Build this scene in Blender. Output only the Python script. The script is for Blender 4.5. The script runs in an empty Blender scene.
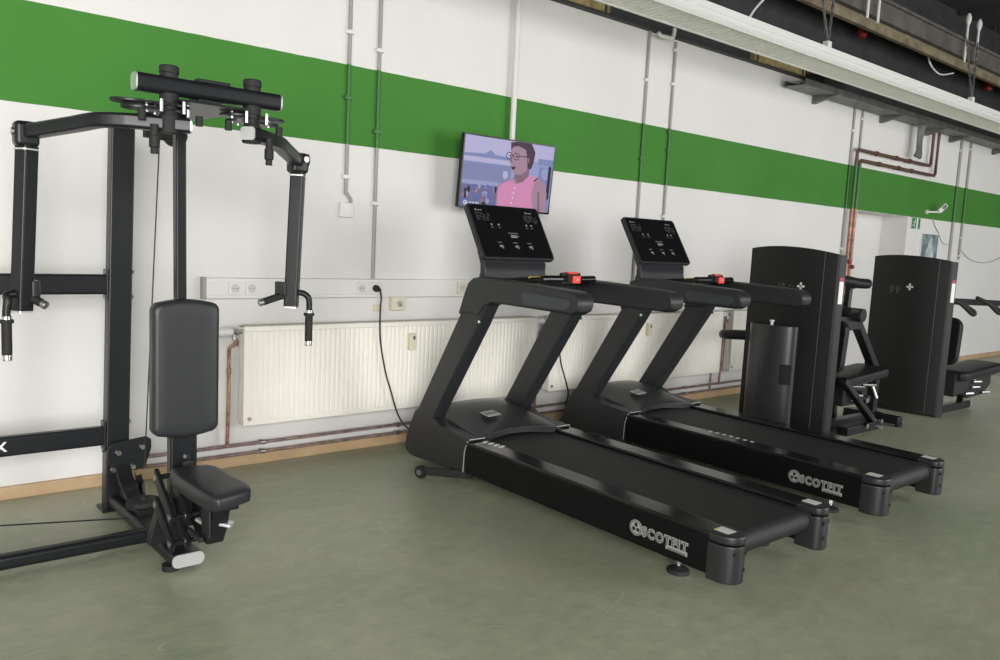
import bpy, bmesh, math, random
from mathutils import Vector, Matrix
random.seed(7)
PI = math.pi
SC = bpy.context.scene
COL = SC.collection

# ------------------------------------------------------------------ camera
cam_d = bpy.data.cameras.new('camera'); cam = bpy.data.objects.new('camera', cam_d); COL.objects.link(cam)
cam_d.sensor_width = 36.0; cam_d.lens = 800.5 / 1000 * 36.0; cam_d.clip_start = 0.05; cam_d.clip_end = 100
Rv = Vector((0.76839655, -0.63806145, 0.04944021)); Uv = Vector((0.03385378, 0.11767098, 0.99247542)); Fv = Vector((0.63907798, 0.76094095, -0.11201876))
Mx = Matrix.Identity(4)
for i in range(3):
    Mx[i][0] = Rv[i]; Mx[i][1] = Uv[i]; Mx[i][2] = -Fv[i]
Mx[0][3], Mx[1][3], Mx[2][3] = 0.0, -4.52416, 1.40884
cam.matrix_world = Mx
SC.camera = cam

# ------------------------------------------------------------------ world, view, daylight through the windows, added fill at left
w = bpy.data.worlds.new('world'); SC.world = w; w.use_nodes = True
bg = w.node_tree.nodes['Background']; bg.inputs[0].default_value = (0.80, 0.88, 1.0, 1); bg.inputs[1].default_value = 1.0
SC.view_settings.view_transform = 'Standard'; SC.view_settings.look = 'None'
SC.view_settings.gamma = 1.0; SC.view_settings.exposure = 0.0
SC.view_settings.use_curve_mapping = False
WINDOWS = [(-3.8, -0.2), (5.2, 8.8), (10.0, 13.6), (14.8, 18.4)]      # x ranges of openings in wall opposite; first is added to brighten the left
WY = -8.0
for i, (a, b) in enumerate(WINDOWS):
    L = bpy.data.lights.new('window_daylight', 'AREA'); L.shape = 'RECTANGLE'; L.size = b - a; L.size_y = 3.2
    L.energy = (610, 265, 110, 110)[i]; L.color = (1.0, 0.986, 0.978)  # strong first lamp is added fill for the left end of the wall
    o = bpy.data.objects.new('window_daylight', L); COL.objects.link(o)
    o.location = ((a + b) / 2, WY + 0.03, 2.0); o.rotation_euler = (PI / 2, 0, 0)

# ------------------------------------------------------------------ materials
def mat(name, col, rough=0.5, metal=0.0, spec=0.5, noise=None, bump=None, emit=None, coat=0.0):
    m = bpy.data.materials.new(name); m.use_nodes = True
    nt = m.node_tree; b = nt.nodes['Principled BSDF']
    b.inputs['Base Color'].default_value = (*col, 1); b.inputs['Roughness'].default_value = rough
    b.inputs['Metallic'].default_value = metal; b.inputs['Specular IOR Level'].default_value = spec
    b.inputs['Coat Weight'].default_value = coat
    if noise:
        sc, amt = noise
        tc = nt.nodes.new('ShaderNodeTexCoord'); n = nt.nodes.new('ShaderNodeTexNoise'); n.inputs['Scale'].default_value = sc; n.inputs['Detail'].default_value = 6
        r = nt.nodes.new('ShaderNodeValToRGB')
        r.color_ramp.elements[0].position = 0.3; r.color_ramp.elements[1].position = 0.7
        r.color_ramp.elements[0].color = (*[c * (1 - amt) for c in col], 1); r.color_ramp.elements[1].color = (*[min(1, c * (1 + amt)) for c in col], 1)
        nt.links.new(tc.outputs['Object'], n.inputs['Vector']); nt.links.new(n.outputs['Fac'], r.inputs['Fac']); nt.links.new(r.outputs['Color'], b.inputs['Base Color'])
    if bump:
        sc, st = bump
        tc = nt.nodes.new('ShaderNodeTexCoord'); n = nt.nodes.new('ShaderNodeTexNoise'); n.inputs['Scale'].default_value = sc; n.inputs['Detail'].default_value = 4
        bp = nt.nodes.new('ShaderNodeBump'); bp.inputs['Strength'].default_value = st; bp.inputs['Distance'].default_value = 0.01
        nt.links.new(tc.outputs['Object'], n.inputs['Vector']); nt.links.new(n.outputs['Fac'], bp.inputs['Height']); nt.links.new(bp.outputs['Normal'], b.inputs['Normal'])
    if emit:
        b.inputs['Emission Color'].default_value = (*emit[0], 1); b.inputs['Emission Strength'].default_value = emit[1]
    return m

POWDER = mat('black_powder_coat', (0.010, 0.011, 0.013), 0.34, spec=0.36, bump=(400, 0.03))
GREY_PLASTIC = mat('charcoal_plastic', (0.0205, 0.0215, 0.024), 0.45, bump=(500, 0.05))
GLOSS = mat('gloss_black_plastic', (0.006, 0.006, 0.007), 0.16)
SIDE = mat('black_side_panel', (0.005, 0.005, 0.006), 0.4, spec=0.2)
BELT = mat('rubber_running_belt', (0.013, 0.013, 0.014), 0.6, noise=(300, 0.25), bump=(350, 0.2))
CAP = mat('dark_grey_cap_plastic', (0.020, 0.020, 0.022), 0.40, bump=(500, 0.05))
VINYL = mat('black_vinyl', (0.022, 0.023, 0.026), 0.42, bump=(160, 0.06))
VINYL2 = mat('worn_black_vinyl', (0.010, 0.010, 0.011), 0.42, spec=0.3, bump=(160, 0.05))  # darker, duller copy of the vinyl, toned down against window reflections
RUBBER = mat('black_rubber', (0.012, 0.012, 0.012), 0.7, bump=(300, 0.2))
CHROME = mat('chrome', (0.75, 0.75, 0.76), 0.18, 1.0)
STEEL = mat('dull_steel', (0.45, 0.45, 0.45), 0.4, 1.0)
ALU = mat('brushed_end_cap', (0.72, 0.72, 0.72), 0.35, 0.6)
WHITE_PL = mat('white_plastic', (0.72, 0.71, 0.68), 0.4)
CREAM_PL = mat('yellowed_plastic', (0.70, 0.66, 0.50), 0.45)
WELL = mat('socket_well', (0.56, 0.55, 0.52), 0.5)
RAD = mat('cream_radiator_enamel', (0.88, 0.85, 0.77), 0.35)
RAD_DARK = mat('radiator_grille', (0.55, 0.52, 0.46), 0.5)
COPPER = mat('copper_pipe', (0.36, 0.20, 0.145), 0.5, 0.35, noise=(22, 0.6))
BROWN_PIPE = mat('brown_pipe', (0.115, 0.065, 0.045), 0.5, 0.2, noise=(30, 0.3))
RUST_PIPE = mat('rusty_painted_pipe', (0.24, 0.17, 0.15), 0.55, 0.1, noise=(16, 0.5))
CONDUIT = mat('grey_conduit', (0.33, 0.32, 0.30), 0.5)
CONDUIT_GREEN = mat('green_painted_conduit', (0.045, 0.16, 0.035), 0.5)
RED = mat('red_plastic', (0.75, 0.05, 0.03), 0.4)
DKRED = mat('dark_red_plastic', (0.35, 0.02, 0.02), 0.45)
YEL = mat('yellow_sticker', (0.75, 0.62, 0.08), 0.5)
PAPER = mat('white_label', (0.75, 0.75, 0.74), 0.45)
SILVER_PRINT = mat('silver_print', (0.36, 0.36, 0.34), 0.4)
GLINT_WHITE = mat('bright_print', (0.85, 0.85, 0.85), 0.4)  # white that stands in for reflections on the treadmill rails
PALE_PRINT = mat('pale_print', (0.62, 0.63, 0.64), 0.5)
BLACK_PRINT = mat('black_print', (0.008, 0.008, 0.008), 0.4)
GREY_PRINT = mat('dim_grey_print', (0.085, 0.087, 0.09), 0.4)
HOLE = mat('dark_hole', (0.003, 0.003, 0.003), 0.8)
DARK_STEEL = mat('dark_steel_beam', (0.026, 0.027, 0.028), 0.6, noise=(6, 0.3))
GALV = mat('galvanised_tray', (0.15, 0.15, 0.14), 0.5, 0.3, noise=(10, 0.3))
YBEAM = mat('old_yellow_paint', (0.33, 0.25, 0.10), 0.6, noise=(14, 0.45))
OCHRE = mat('dirty_ochre_beam', (0.19, 0.155, 0.095), 0.65, noise=(8, 0.35))
PANEL_W = mat('white_panel_enamel', (0.70, 0.70, 0.67), 0.45)
PANEL_U = mat('ribbed_panel_underside', (0.88, 0.86, 0.80), 0.5)
GREYBEAM = mat('grey_brown_beam', (0.095, 0.088, 0.075), 0.65, noise=(8, 0.3))
CEIL = mat('dark_ceiling', (0.022, 0.023, 0.024), 0.9, noise=(3, 0.3))
BASEB = mat('beige_baseboard', (0.50, 0.35, 0.205), 0.5, noise=(5, 0.15))
SMOKED = mat('smoked_plastic', (0.042, 0.046, 0.052), 0.3)
HOODM = mat('motor_hood_plastic', (0.026, 0.026, 0.027), 0.35, bump=(500, 0.05))

def wall_material():
    m = bpy.data.materials.new('wall_paint'); m.use_nodes = True; nt = m.node_tree; b = nt.nodes['Principled BSDF']
    N = nt.nodes.new; lk = nt.links.new
    tc = N('ShaderNodeTexCoord'); sep = N('ShaderNodeSeparateXYZ'); lk(tc.outputs['Object'], sep.inputs[0])
    nz = N('ShaderNodeTexNoise'); nz.inputs['Scale'].default_value = 9; nz.inputs['Detail'].default_value = 5; lk(tc.outputs['Object'], nz.inputs['Vector'])
    def mth(op, a, bb):
        n = N('ShaderNodeMath'); n.operation = op
        for k, v in ((0, a), (1, bb)):
            if isinstance(v, (int, float)): n.inputs[k].default_value = v
            else: lk(v, n.inputs[k])
        return n.outputs[0]
    zz = mth('ADD', sep.outputs['Z'], mth('MULTIPLY', mth('SUBTRACT', nz.outputs['Fac'], 0.5), 0.006))
    band = mth('MULTIPLY', mth('GREATER_THAN', zz, 1.9486), mth('LESS_THAN', zz, 2.4287))
    def ramp(c, amt, src, p0=.3, p1=.7):
        r = N('ShaderNodeValToRGB'); r.color_ramp.elements[0].position = p0; r.color_ramp.elements[1].position = p1
        r.color_ramp.elements[0].color = (*[x * (1 - amt) for x in c], 1); r.color_ramp.elements[1].color = (*[x * (1 + amt * .4) for x in c], 1)
        lk(src, r.inputs[0]); return r.outputs[0]
    n2 = N('ShaderNodeTexNoise'); n2.inputs['Scale'].default_value = 1.1; n2.inputs['Detail'].default_value = 5; lk(tc.outputs['Object'], n2.inputs['Vector'])
    mix = N('ShaderNodeMix'); mix.data_type = 'RGBA'
    lk(band, mix.inputs[0]); lk(ramp((0.735, 0.722, 0.70), 0.045, n2.outputs['Fac']), mix.inputs[6]); lk(ramp((0.058, 0.215, 0.034), 0.12, n2.outputs['Fac']), mix.inputs[7])
    lk(mix.outputs[2], b.inputs['Base Color']); b.inputs['Roughness'].default_value = 0.75; b.inputs['Specular IOR Level'].default_value = 0.25
    n3 = N('ShaderNodeTexNoise'); n3.inputs['Scale'].default_value = 60; lk(tc.outputs['Object'], n3.inputs['Vector'])
    bp = N('ShaderNodeBump'); bp.inputs['Strength'].default_value = 0.12; bp.inputs['Distance'].default_value = 0.01
    lk(n3.outputs['Fac'], bp.inputs['Height']); lk(bp.outputs['Normal'], b.inputs['Normal'])
    return m

def floor_material():
    m = bpy.data.materials.new('green_painted_concrete'); m.use_nodes = True; nt = m.node_tree; b = nt.nodes['Principled BSDF']
    N = nt.nodes.new; lk = nt.links.new
    tc = N('ShaderNodeTexCoord')
    n1 = N('ShaderNodeTexNoise'); n1.inputs['Scale'].default_value = 0.9; n1.inputs['Detail'].default_value = 8; n1.inputs['Roughness'].default_value = 0.65
    n2 = N('ShaderNodeTexNoise'); n2.inputs['Scale'].default_value = 9; n2.inputs['Detail'].default_value = 12; n2.inputs['Roughness'].default_value = 0.68
    mp = N('ShaderNodeMapping'); mp.inputs['Scale'].default_value = (1.0, 1.5, 1); mp.inputs['Rotation'].default_value = (0, 0, 0.9)
    lk(tc.outputs['Object'], n1.inputs['Vector']); lk(tc.outputs['Object'], mp.inputs[0]); lk(mp.outputs[0], n2.inputs['Vector'])
    r = N('ShaderNodeValToRGB'); e = r.color_ramp.elements
    e[0].position = 0.30; e[0].color = (0.310, 0.350, 0.235, 1); e[1].position = 0.72; e[1].color = (0.445, 0.460, 0.335, 1)
    lk(n1.outputs['Fac'], r.inputs[0])
    r2 = N('ShaderNodeValToRGB'); e = r2.color_ramp.elements
    e[0].position = 0.35; e[0].color = (0.80, 0.80, 0.80, 1); e[1].position = 0.75; e[1].color = (1.12, 1.12, 1.10, 1)
    lk(n2.outputs['Fac'], r2.inputs[0])
    mul = N('ShaderNodeMix'); mul.data_type = 'RGBA'; mul.blend_type = 'MULTIPLY'; mul.inputs[0].default_value = 1
    lk(r.outputs[0], mul.inputs[6]); lk(r2.outputs[0], mul.inputs[7])
    # brownish worn patches, small dark specks
    cur = mul.outputs[2]
    for sc_, p0, p1, colr, amt in ((1.7, .50, .72, (0.40, 0.365, 0.285, 1), .55), (0.55, .52, .75, (0.27, 0.30, 0.215, 1), .6), (14.0, .66, .80, (0.22, 0.23, 0.17, 1), .5), (38.0, .74, .80, (0.12, 0.12, 0.10, 1), .6)):
        nn = N('ShaderNodeTexNoise'); nn.inputs['Scale'].default_value = sc_; nn.inputs['Detail'].default_value = 7; nn.inputs['Roughness'].default_value = 0.6; lk(tc.outputs['Object'], nn.inputs['Vector'])
        mr = N('ShaderNodeMapRange'); mr.inputs[1].default_value = p0; mr.inputs[2].default_value = p1; mr.inputs[4].default_value = amt; lk(nn.outputs['Fac'], mr.inputs[0])
        mx = N('ShaderNodeMix'); mx.data_type = 'RGBA'; lk(mr.outputs[0], mx.inputs[0]); lk(cur, mx.inputs[6]); mx.inputs[7].default_value = colr; cur = mx.outputs[2]
    # fine scratches
    for k, (rot, sc) in enumerate(((0.3, 1.3), (1.4, 0.9), (2.3, 1.7))):
        mp = N('ShaderNodeMapping'); mp.inputs['Rotation'].default_value = (0, 0, rot); mp.inputs['Scale'].default_value = (sc * 0.35, sc * 0.9, 1); mp.inputs['Location'].default_value = (k * 3.1, k, 0)
        nn = N('ShaderNodeTexNoise'); nn.inputs['Scale'].default_value = 1.5; nn.inputs['Detail'].default_value = 1.5
        lk(tc.outputs['Object'], mp.inputs[0]); lk(mp.outputs[0], nn.inputs['Vector'])
        sb = N('ShaderNodeMath'); sb.operation = 'SUBTRACT'; sb.inputs[1].default_value = 0.5; lk(nn.outputs['Fac'], sb.inputs[0])
        ab = N('ShaderNodeMath'); ab.operation = 'ABSOLUTE'; lk(sb.outputs[0], ab.inputs[0])
        lt = N('ShaderNodeMath'); lt.operation = 'LESS_THAN'; lt.inputs[1].default_value = 0.0005; lk(ab.outputs[0], lt.inputs[0])
        n5 = N('ShaderNodeTexNoise'); n5.inputs['Scale'].default_value = 1.7 + k; lk(tc.outputs['Object'], n5.inputs['Vector'])
        gt = N('ShaderNodeMath'); gt.operation = 'GREATER_THAN'; gt.inputs[1].default_value = 0.52; lk(n5.outputs['Fac'], gt.inputs[0])
        ml = N('ShaderNodeMath'); ml.operation = 'MULTIPLY'; lk(lt.outputs[0], ml.inputs[0]); lk(gt.outputs[0], ml.inputs[1])
        m2 = N('ShaderNodeMath'); m2.operation = 'MULTIPLY'; m2.inputs[1].default_value = 0.30; lk(ml.outputs[0], m2.inputs[0])
        mx = N('ShaderNodeMix'); mx.data_type = 'RGBA'; lk(m2.outputs[0], mx.inputs[0]); lk(cur, mx.inputs[6]); mx.inputs[7].default_value = (0.62, 0.65, 0.52, 1)
        cur = mx.outputs[2]
    lk(cur, b.inputs['Base Color'])
    rr = N('ShaderNodeMapRange'); rr.inputs[3].default_value = 0.30; rr.inputs[4].default_value = 0.48; lk(n2.outputs['Fac'], rr.inputs[0]); lk(rr.outputs[0], b.inputs['Roughness'])
    b.inputs['Specular IOR Level'].default_value = 0.42
    bp = N('ShaderNodeBump'); bp.inputs['Strength'].default_value = 0.025; bp.inputs['Distance'].default_value = 0.01
    lk(n2.outputs['Fac'], bp.inputs['Height']); lk(bp.outputs['Normal'], b.inputs['Normal'])
    return m
WALLM = wall_material(); FLOORM = floor_material()

# ------------------------------------------------------------------ mesh helpers (all add to a bmesh)
def BM(): return bmesh.new()
def frame(d):
    d = Vector(d).normalized(); u = Vector((0, 0, 1)) if abs(d.z) < 0.95 else Vector((0, 1, 0))
    s = d.cross(u).normalized(); return d, s, s.cross(d).normalized()
def merge(bm, tmp, bevel=0, seg=2, angle=0.6):
    if bevel > 0:
        es = [e for e in tmp.edges if len(e.link_faces) == 2 and e.calc_face_angle(0) > angle]
        if es: bmesh.ops.bevel(tmp, geom=es, offset=bevel, segments=seg, profile=0.5, affect='EDGES', clamp_overlap=True)
    me = bpy.data.meshes.new('t'); tmp.to_mesh(me); tmp.free(); bm.from_mesh(me); bpy.data.meshes.remove(me)
    return bm
def box(bm, x0, x1, y0, y1, z0, z1, bev=0, seg=2):
    t = BM(); v = [t.verts.new((x, y, z)) for x in (x0, x1) for y in (y0, y1) for z in (z0, z1)]
    for f in ((0, 1, 3, 2), (4, 6, 7, 5), (0, 4, 5, 1), (2, 3, 7, 6), (0, 2, 6, 4), (1, 5, 7, 3)): t.faces.new([v[i] for i in f])
    bmesh.ops.recalc_face_normals(t, faces=t.faces)
    return merge(bm, t, bev, seg)
def obox(bm, c, ax, ay, az, sx, sy, sz, bev=0, seg=2):
    c, ax, ay, az = Vector(c), Vector(ax).normalized(), Vector(ay).normalized(), Vector(az).normalized()
    t = BM(); v = [t.verts.new(c + ax * (sx / 2 * i) + ay * (sy / 2 * j) + az * (sz / 2 * k)) for i in (-1, 1) for j in (-1, 1) for k in (-1, 1)]
    for f in ((0, 1, 3, 2), (4, 6, 7, 5), (0, 4, 5, 1), (2, 3, 7, 6), (0, 2, 6, 4), (1, 5, 7, 3)): t.faces.new([v[i] for i in f])
    bmesh.ops.recalc_face_normals(t, faces=t.faces)
    return merge(bm, t, bev, seg)
def cyl(bm, a, b, r, n=20, r2=None, bev=0):
    a, b = Vector(a), Vector(b); d, s, u = frame(b - a); r2 = r if r2 is None else r2
    t = BM(); A = []; B = []
    for i in range(n):
        q = 2 * PI * i / n; o = s * math.cos(q) + u * math.sin(q)
        A.append(t.verts.new(a + o * r)); B.append(t.verts.new(b + o * r2))
    for i in range(n): t.faces.new((A[i], A[(i + 1) % n], B[(i + 1) % n], B[i]))
    t.faces.new(A[::-1]); t.faces.new(B)
    bmesh.ops.recalc_face_normals(t, faces=t.faces)
    return merge(bm, t, bev, 2)
def prism(bm, pts, axis, a, b, bev=0, seg=2):
    """pts: 2D outline; axis 0: (y,z) outline swept along x; 1: (x,z) along y; 2: (x,y) along z"""
    t = BM()
    def mk(p, q):
        return {0: (q, p[0], p[1]), 1: (p[0], q, p[1]), 2: (p[0], p[1], q)}[axis]
    A = [t.verts.new(mk(p, a)) for p in pts]; B = [t.verts.new(mk(p, b)) for p in pts]; n = len(pts)
    for i in range(n): t.faces.new((A[i], A[(i + 1) % n], B[(i + 1) % n], B[i]))
    t.faces.new(A[::-1]); t.faces.new(B); bmesh.ops.recalc_face_normals(t, faces=t.faces)
    return merge(bm, t, bev, seg, 0.9)
def rrect(w, h, r, n=4):
    out = []
    for cx, cy, a0 in ((w / 2 - r, h / 2 - r, 0), (-w / 2 + r, h / 2 - r, PI / 2), (-w / 2 + r, -h / 2 + r, PI), (w / 2 - r, -h / 2 + r, 1.5 * PI)):
        for i in range(n + 1):
            q = a0 + PI / 2 * i / n; out.append((cx + r * math.cos(q), cy + r * math.sin(q)))
    return out
def circ(r, n=12): return [(r * math.cos(2 * PI * i / n), r * math.sin(2 * PI * i / n)) for i in range(n)]
def sweep(bm, path, prof, up=(0, 0, 1), closed_caps=True):
    """profile (side, up) swept along a polyline with mitred corners"""
    P = [Vector(p) for p in path]; t = BM(); rings = []
    up = Vector(up); prev_s = None
    for i, p in enumerate(P):
        d0 = (P[i] - P[i - 1]).normalized() if i else None; d1 = (P[i + 1] - P[i]).normalized() if i < len(P) - 1 else None
        d = (d0 + d1).normalized() if d0 and d1 else (d0 or d1)
        s = d.cross(up)
        if s.length < 1e-3: s = prev_s if prev_s else Vector((1, 0, 0))
        s = s.normalized()
        if prev_s and s.dot(prev_s) < 0: s = -s
        prev_s = s
        u = s.cross(d).normalized()
        k = 1.0
        ring = []
        for a, b in prof:
            off = s * a + u * b
            if d0 and d1:   # mitre
                bis = (d1 - d0)
                if bis.length > 1e-6:
                    bis = bis.normalized(); c = max(0.3, d.dot(d1)); comp = off.dot(bis)
                    off = off + bis * comp * (1 / c - 1)
            ring.append(t.verts.new(p + off))
        rings.append(ring)
    n = len(prof)
    for A, B in zip(rings, rings[1:]):
        for i in range(n): t.faces.new((A[i], A[(i + 1) % n], B[(i + 1) % n], B[i]))
    if closed_caps: t.faces.new(rings[0][::-1]); t.faces.new(rings[-1])
    bmesh.ops.recalc_face_normals(t, faces=t.faces)
    return merge(bm, t)
def smooth(pts, n=6):
    """Catmull-Rom through points"""
    P = [Vector(p) for p in pts]; out = []
    for i in range(len(P) - 1):
        p0 = P[max(i - 1, 0)]; p1 = P[i]; p2 = P[i + 1]; p3 = P[min(i + 2, len(P) - 1)]
        for k in range(n):
            t = k / n
            out.append(0.5 * ((2 * p1) + (p2 - p0) * t + (2 * p0 - 5 * p1 + 4 * p2 - p3) * t * t + (3 * p1 - p0 - 3 * p2 + p3) * t ** 3))
    out.append(P[-1]); return out
def tube(bm, path, r, n=10): return sweep(bm, path, circ(r, n))
def lathe(bm, c, axis, prof, n=24):
    """prof: list of (radius, height along axis)"""
    c = Vector(c); d, s, u = frame(axis); t = BM(); rings = []
    for r, h in prof:
        rings.append([t.verts.new(c + d * h + (s * math.cos(2 * PI * i / n) + u * math.sin(2 * PI * i / n)) * max(r, 1e-5)) for i in range(n)])
    for A, B in zip(rings, rings[1:]):
        for i in range(n): t.faces.new((A[i], A[(i + 1) % n], B[(i + 1) % n], B[i]))
    t.faces.new(rings[0][::-1]); t.faces.new(rings[-1]); bmesh.ops.recalc_face_normals(t, faces=t.faces)
    return merge(bm, t)
def pad(bm, M, w, h, th, r=0.03, crown=0.012, bow_top=0.0, bow_bot=0.0, taper=0.0, nx=10):
    """upholstered pad: width w (local x), height h (local z), thickness th (local y, front = -y); M places it"""
    prof = []
    outline = []
    def edge(t): return t
    # outline, counter-clockwise
    n = 8
    hw = lambda z: w / 2 * (1 + taper * (z / (h / 2)))
    for cx, cz, a0, sx, sz in ((1, 1, 0, 1, 1), (-1, 1, PI / 2, -1, 1), (-1, -1, PI, -1, -1), (1, -1, 1.5 * PI, 1, -1)):
        for i in range(n + 1):
            q = a0 + PI / 2 * i / n
            z = sz * (h / 2 - r) + r * math.sin(q); x = sx * (hw(sz * h / 2) - r) + r * math.cos(q); outline.append([x, z])
        if a0 == 0 or a0 == PI:
            bow = bow_top if a0 == 0 else bow_bot
            for k in range(1, 8):
                f = k / 8; X = sx * (hw(sz * h / 2) - r) * (1 - 2 * f); outline.append([X, sz * (h / 2 + bow * (1 - (2 * f - 1) ** 2))])
    t = BM(); rings = []
    for inset, y in ((0.006, th / 2), (0, th / 2 - 0.006), (0, -th / 2 + 0.018), (0.006, -th / 2 + 0.006), (0.02, -th / 2), (0.06, -th / 2 - crown * 0.6)):
        ring = []
        for x, z in outline:
            L = math.hypot(x, z); fx = max(0, 1 - inset / (w / 2)); fz = max(0, 1 - inset / (h / 2))
            ring.append(t.verts.new(M @ Vector((x * fx, y, z * fz))))
        rings.append(ring)
    c = t.verts.new(M @ Vector((0, -th / 2 - crown, 0)))
    m = len(outline)
    for A, B in zip(rings, rings[1:]):
        for i in range(m): t.faces.new((A[i], A[(i + 1) % m], B[(i + 1) % m], B[i]))
    for i in range(m): t.faces.new((rings[-1][i], rings[-1][(i + 1) % m], c))
    t.faces.new(rings[0][::-1]); bmesh.ops.recalc_face_normals(t, faces=t.faces)
    return merge(bm, t)

# ------------------------------------------------------------------ object helpers
def link(name, bm, m, parent=None, origin=None, ang=0.6):
    """ONE mesh object; vertices given in world coordinates, origin = the thing's root location"""
    me = bpy.data.meshes.new(name); bm.to_mesh(me); bm.free()
    for mm in (m if isinstance(m, (list, tuple)) else [m]): me.materials.append(mm)
    me.polygons.foreach_set('use_smooth', [True] * len(me.polygons)); me.set_sharp_from_angle(angle=ang)
    o = bpy.data.objects.new(name, me); COL.objects.link(o)
    wn = o.modifiers.new('weighted_normals', 'WEIGHTED_NORMAL'); wn.keep_sharp = True; wn.weight = 90
    if parent:
        o.parent = parent
        r = parent
        while r.parent: r = r.parent
        if not r.get('local'): me.transform(Matrix.Translation(-r.location))
    elif origin:
        me.transform(Matrix.Translation(-Vector(origin))); o.location = origin
    return o
def link_each(name, bm, m, parent):
    """every loose piece of bm becomes a part of its own"""
    bm.verts.ensure_lookup_table(); seen = set(); out = []
    for v in bm.verts:
        if v in seen: continue
        stack, comp = [v], []
        seen.add(v)
        while stack:
            q = stack.pop(); comp.append(q)
            for e in q.link_edges:
                w_ = e.other_vert(q)
                if w_ not in seen: seen.add(w_); stack.append(w_)
        nb = bmesh.new(); mp = {q: nb.verts.new(q.co) for q in comp}
        for f in {f for q in comp for f in q.link_faces}: nb.faces.new([mp[q] for q in f.verts])
        out.append(link(name, nb, m, parent))
    bm.free(); return out
def tag(o, label, cat, group=None):
    o['label'] = label; o['category'] = cat
    if group: o['group'] = group
    return o
def thing(name, loc, label, cat, group=None):
    o = bpy.data.objects.new(name, None); COL.objects.link(o); o.location = loc; o.empty_display_size = 0.1
    return tag(o, label, cat, group)
def struct(name, bm, m, ang=0.6):
    o = link(name, bm, m, ang=ang); o['kind'] = 'structure'; return o
def copy_tree(o, parent=None):
    c = o.copy(); COL.objects.link(c)
    if parent: c.parent = parent
    for ch in list(o.children): copy_tree(ch, c)
    return c
def text_mesh(txt, size, offset=0.0, extrude=0.0006, spacing=1.0, shear=0.0):
    cu = bpy.data.curves.new('txt', 'FONT'); cu.body = txt; cu.size = size; cu.offset = offset; cu.extrude = extrude; cu.space_character = spacing; cu.shear = shear
    cu.align_x = 'LEFT'; cu.resolution_u = 3
    o = bpy.data.objects.new('txt', cu); COL.objects.link(o)
    dg = bpy.context.evaluated_depsgraph_get(); dg.update()
    me = bpy.data.meshes.new_from_object(o.evaluated_get(dg)); bpy.data.objects.remove(o); bpy.data.curves.remove(cu)
    return me
def add_text(bm, txt, size, M, **k):
    me = text_mesh(txt, size, **k); me.transform(M); bm.from_mesh(me); bpy.data.meshes.remove(me); return bm
def basis(ex, ey, loc):
    ex, ey = Vector(ex).normalized(), Vector(ey).normalized(); ez = ex.cross(ey)
    M = Matrix.Identity(4)
    for i in range(3): M[i][0] = ex[i]; M[i][1] = ey[i]; M[i][2] = ez[i]; M[i][3] = loc[i]
    return M

# ================================================================== SETTING
X0, X1 = -4.0, 26.0
b = BM(); box(b, X0, X1, WY - 0.3, 0.4, -0.2, 0.0); struct('floor', b, FLOORM)
b = BM()
NX0, NX1, ND, NZ = 9.06, 10.36, 0.32, 1.945      # the recess right of the copper pipes
box(b, X0, NX0, 0, 0.6, 0, 3.18); box(b, NX1, X1, 0, 0.6, 0, 3.18); box(b, NX0, NX1, 0, 0.6, NZ, 3.18); box(b, NX0, NX1, ND, 0.6, 0, NZ)
struct('wall_back', b, WALLM)
b = BM(); box(b, X0, X1, 0.02, 0.6, 3.18, 4.6); struct('trim_1', b, DARK_STEEL)
b = BM()
zs0, zs1 = 0.4, 3.6
prev = X0
for a, c in WINDOWS:
    box(b, prev, a, WY - 0.3, WY, 0, 4.6); box(b, a, c, WY - 0.3, WY, 0, zs0); box(b, a, c, WY - 0.3, WY, zs1, 4.6); prev = c
box(b, prev, X1, WY - 0.3, WY, 0, 4.6)
PLAIN = mat('plain_wall_paint', (0.66, 0.65, 0.62), 0.7, noise=(2, 0.05))
struct('wall_front', b, PLAIN)
b = BM(); box(b, X0 - 0.3, X0, WY, 0.4, 0, 4.6); struct('wall_left', b, PLAIN)
b = BM(); box(b, X1, X1 + 0.3, WY, 0.4, 0, 4.6); struct('wall_right', b, PLAIN)
for i, (a, c) in enumerate(WINDOWS):  # first frame belongs to the added left opening
    b = BM()
    box(b, a, c, WY - 0.16, WY - 0.10, zs0, zs0 + 0.06); box(b, a, c, WY - 0.16, WY - 0.10, zs1 - 0.06, zs1)
    for k in range(4):
        x = a + (c - a - 0.06) * k / 3; box(b, x, x + 0.06, WY - 0.16, WY - 0.10, zs0, zs1)
    struct('window_%d' % (i + 1), b, WHITE_PL)
# ceiling: dark slabs with joints
b = BM(); box(b, X0, X1, WY - 0.3, 0.6, 4.6, 4.8)
for k in range(16):
    x = X0 + 1.9 * k; box(b, x, x + 0.07, WY, 0.0, 4.55, 4.6)
struct('ceiling', b, CEIL)
b = BM(); box(b, X0, NX0, -0.022, 0, 0, 0.066, 0.004); box(b, NX1, X1, -0.022, 0, 0, 0.066, 0.004); struct('baseboard_back', b, BASEB)
# steel girder along the head of the wall
b = BM()
box(b, X0, X1, -0.06, 0.02, 3.172, 3.184); box(b, X0, X1, -0.02, 0.02, 3.184, 3.47); box(b, X0, X1, -0.16, 0.02, 3.47, 3.50)
box(b, X0, X1, -0.055, -0.02, 3.30, 3.32)
struct('trim_2', b, DARK_STEEL)
# crane-like rails under the ceiling
b = BM(); box(b, X0, X1, -0.41, -0.36, 3.70, 3.77); box(b, X0, X1, -0.37, -0.36, 3.77, 3.90); struct('trim_3', b, OCHRE)
b = BM(); box(b, X0, X1, -0.44, -0.38, 3.82, 3.99); box(b, X0, X1, -0.47, -0.35, 3.99, 4.02); struct('trim_4', b, GREYBEAM)

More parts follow.
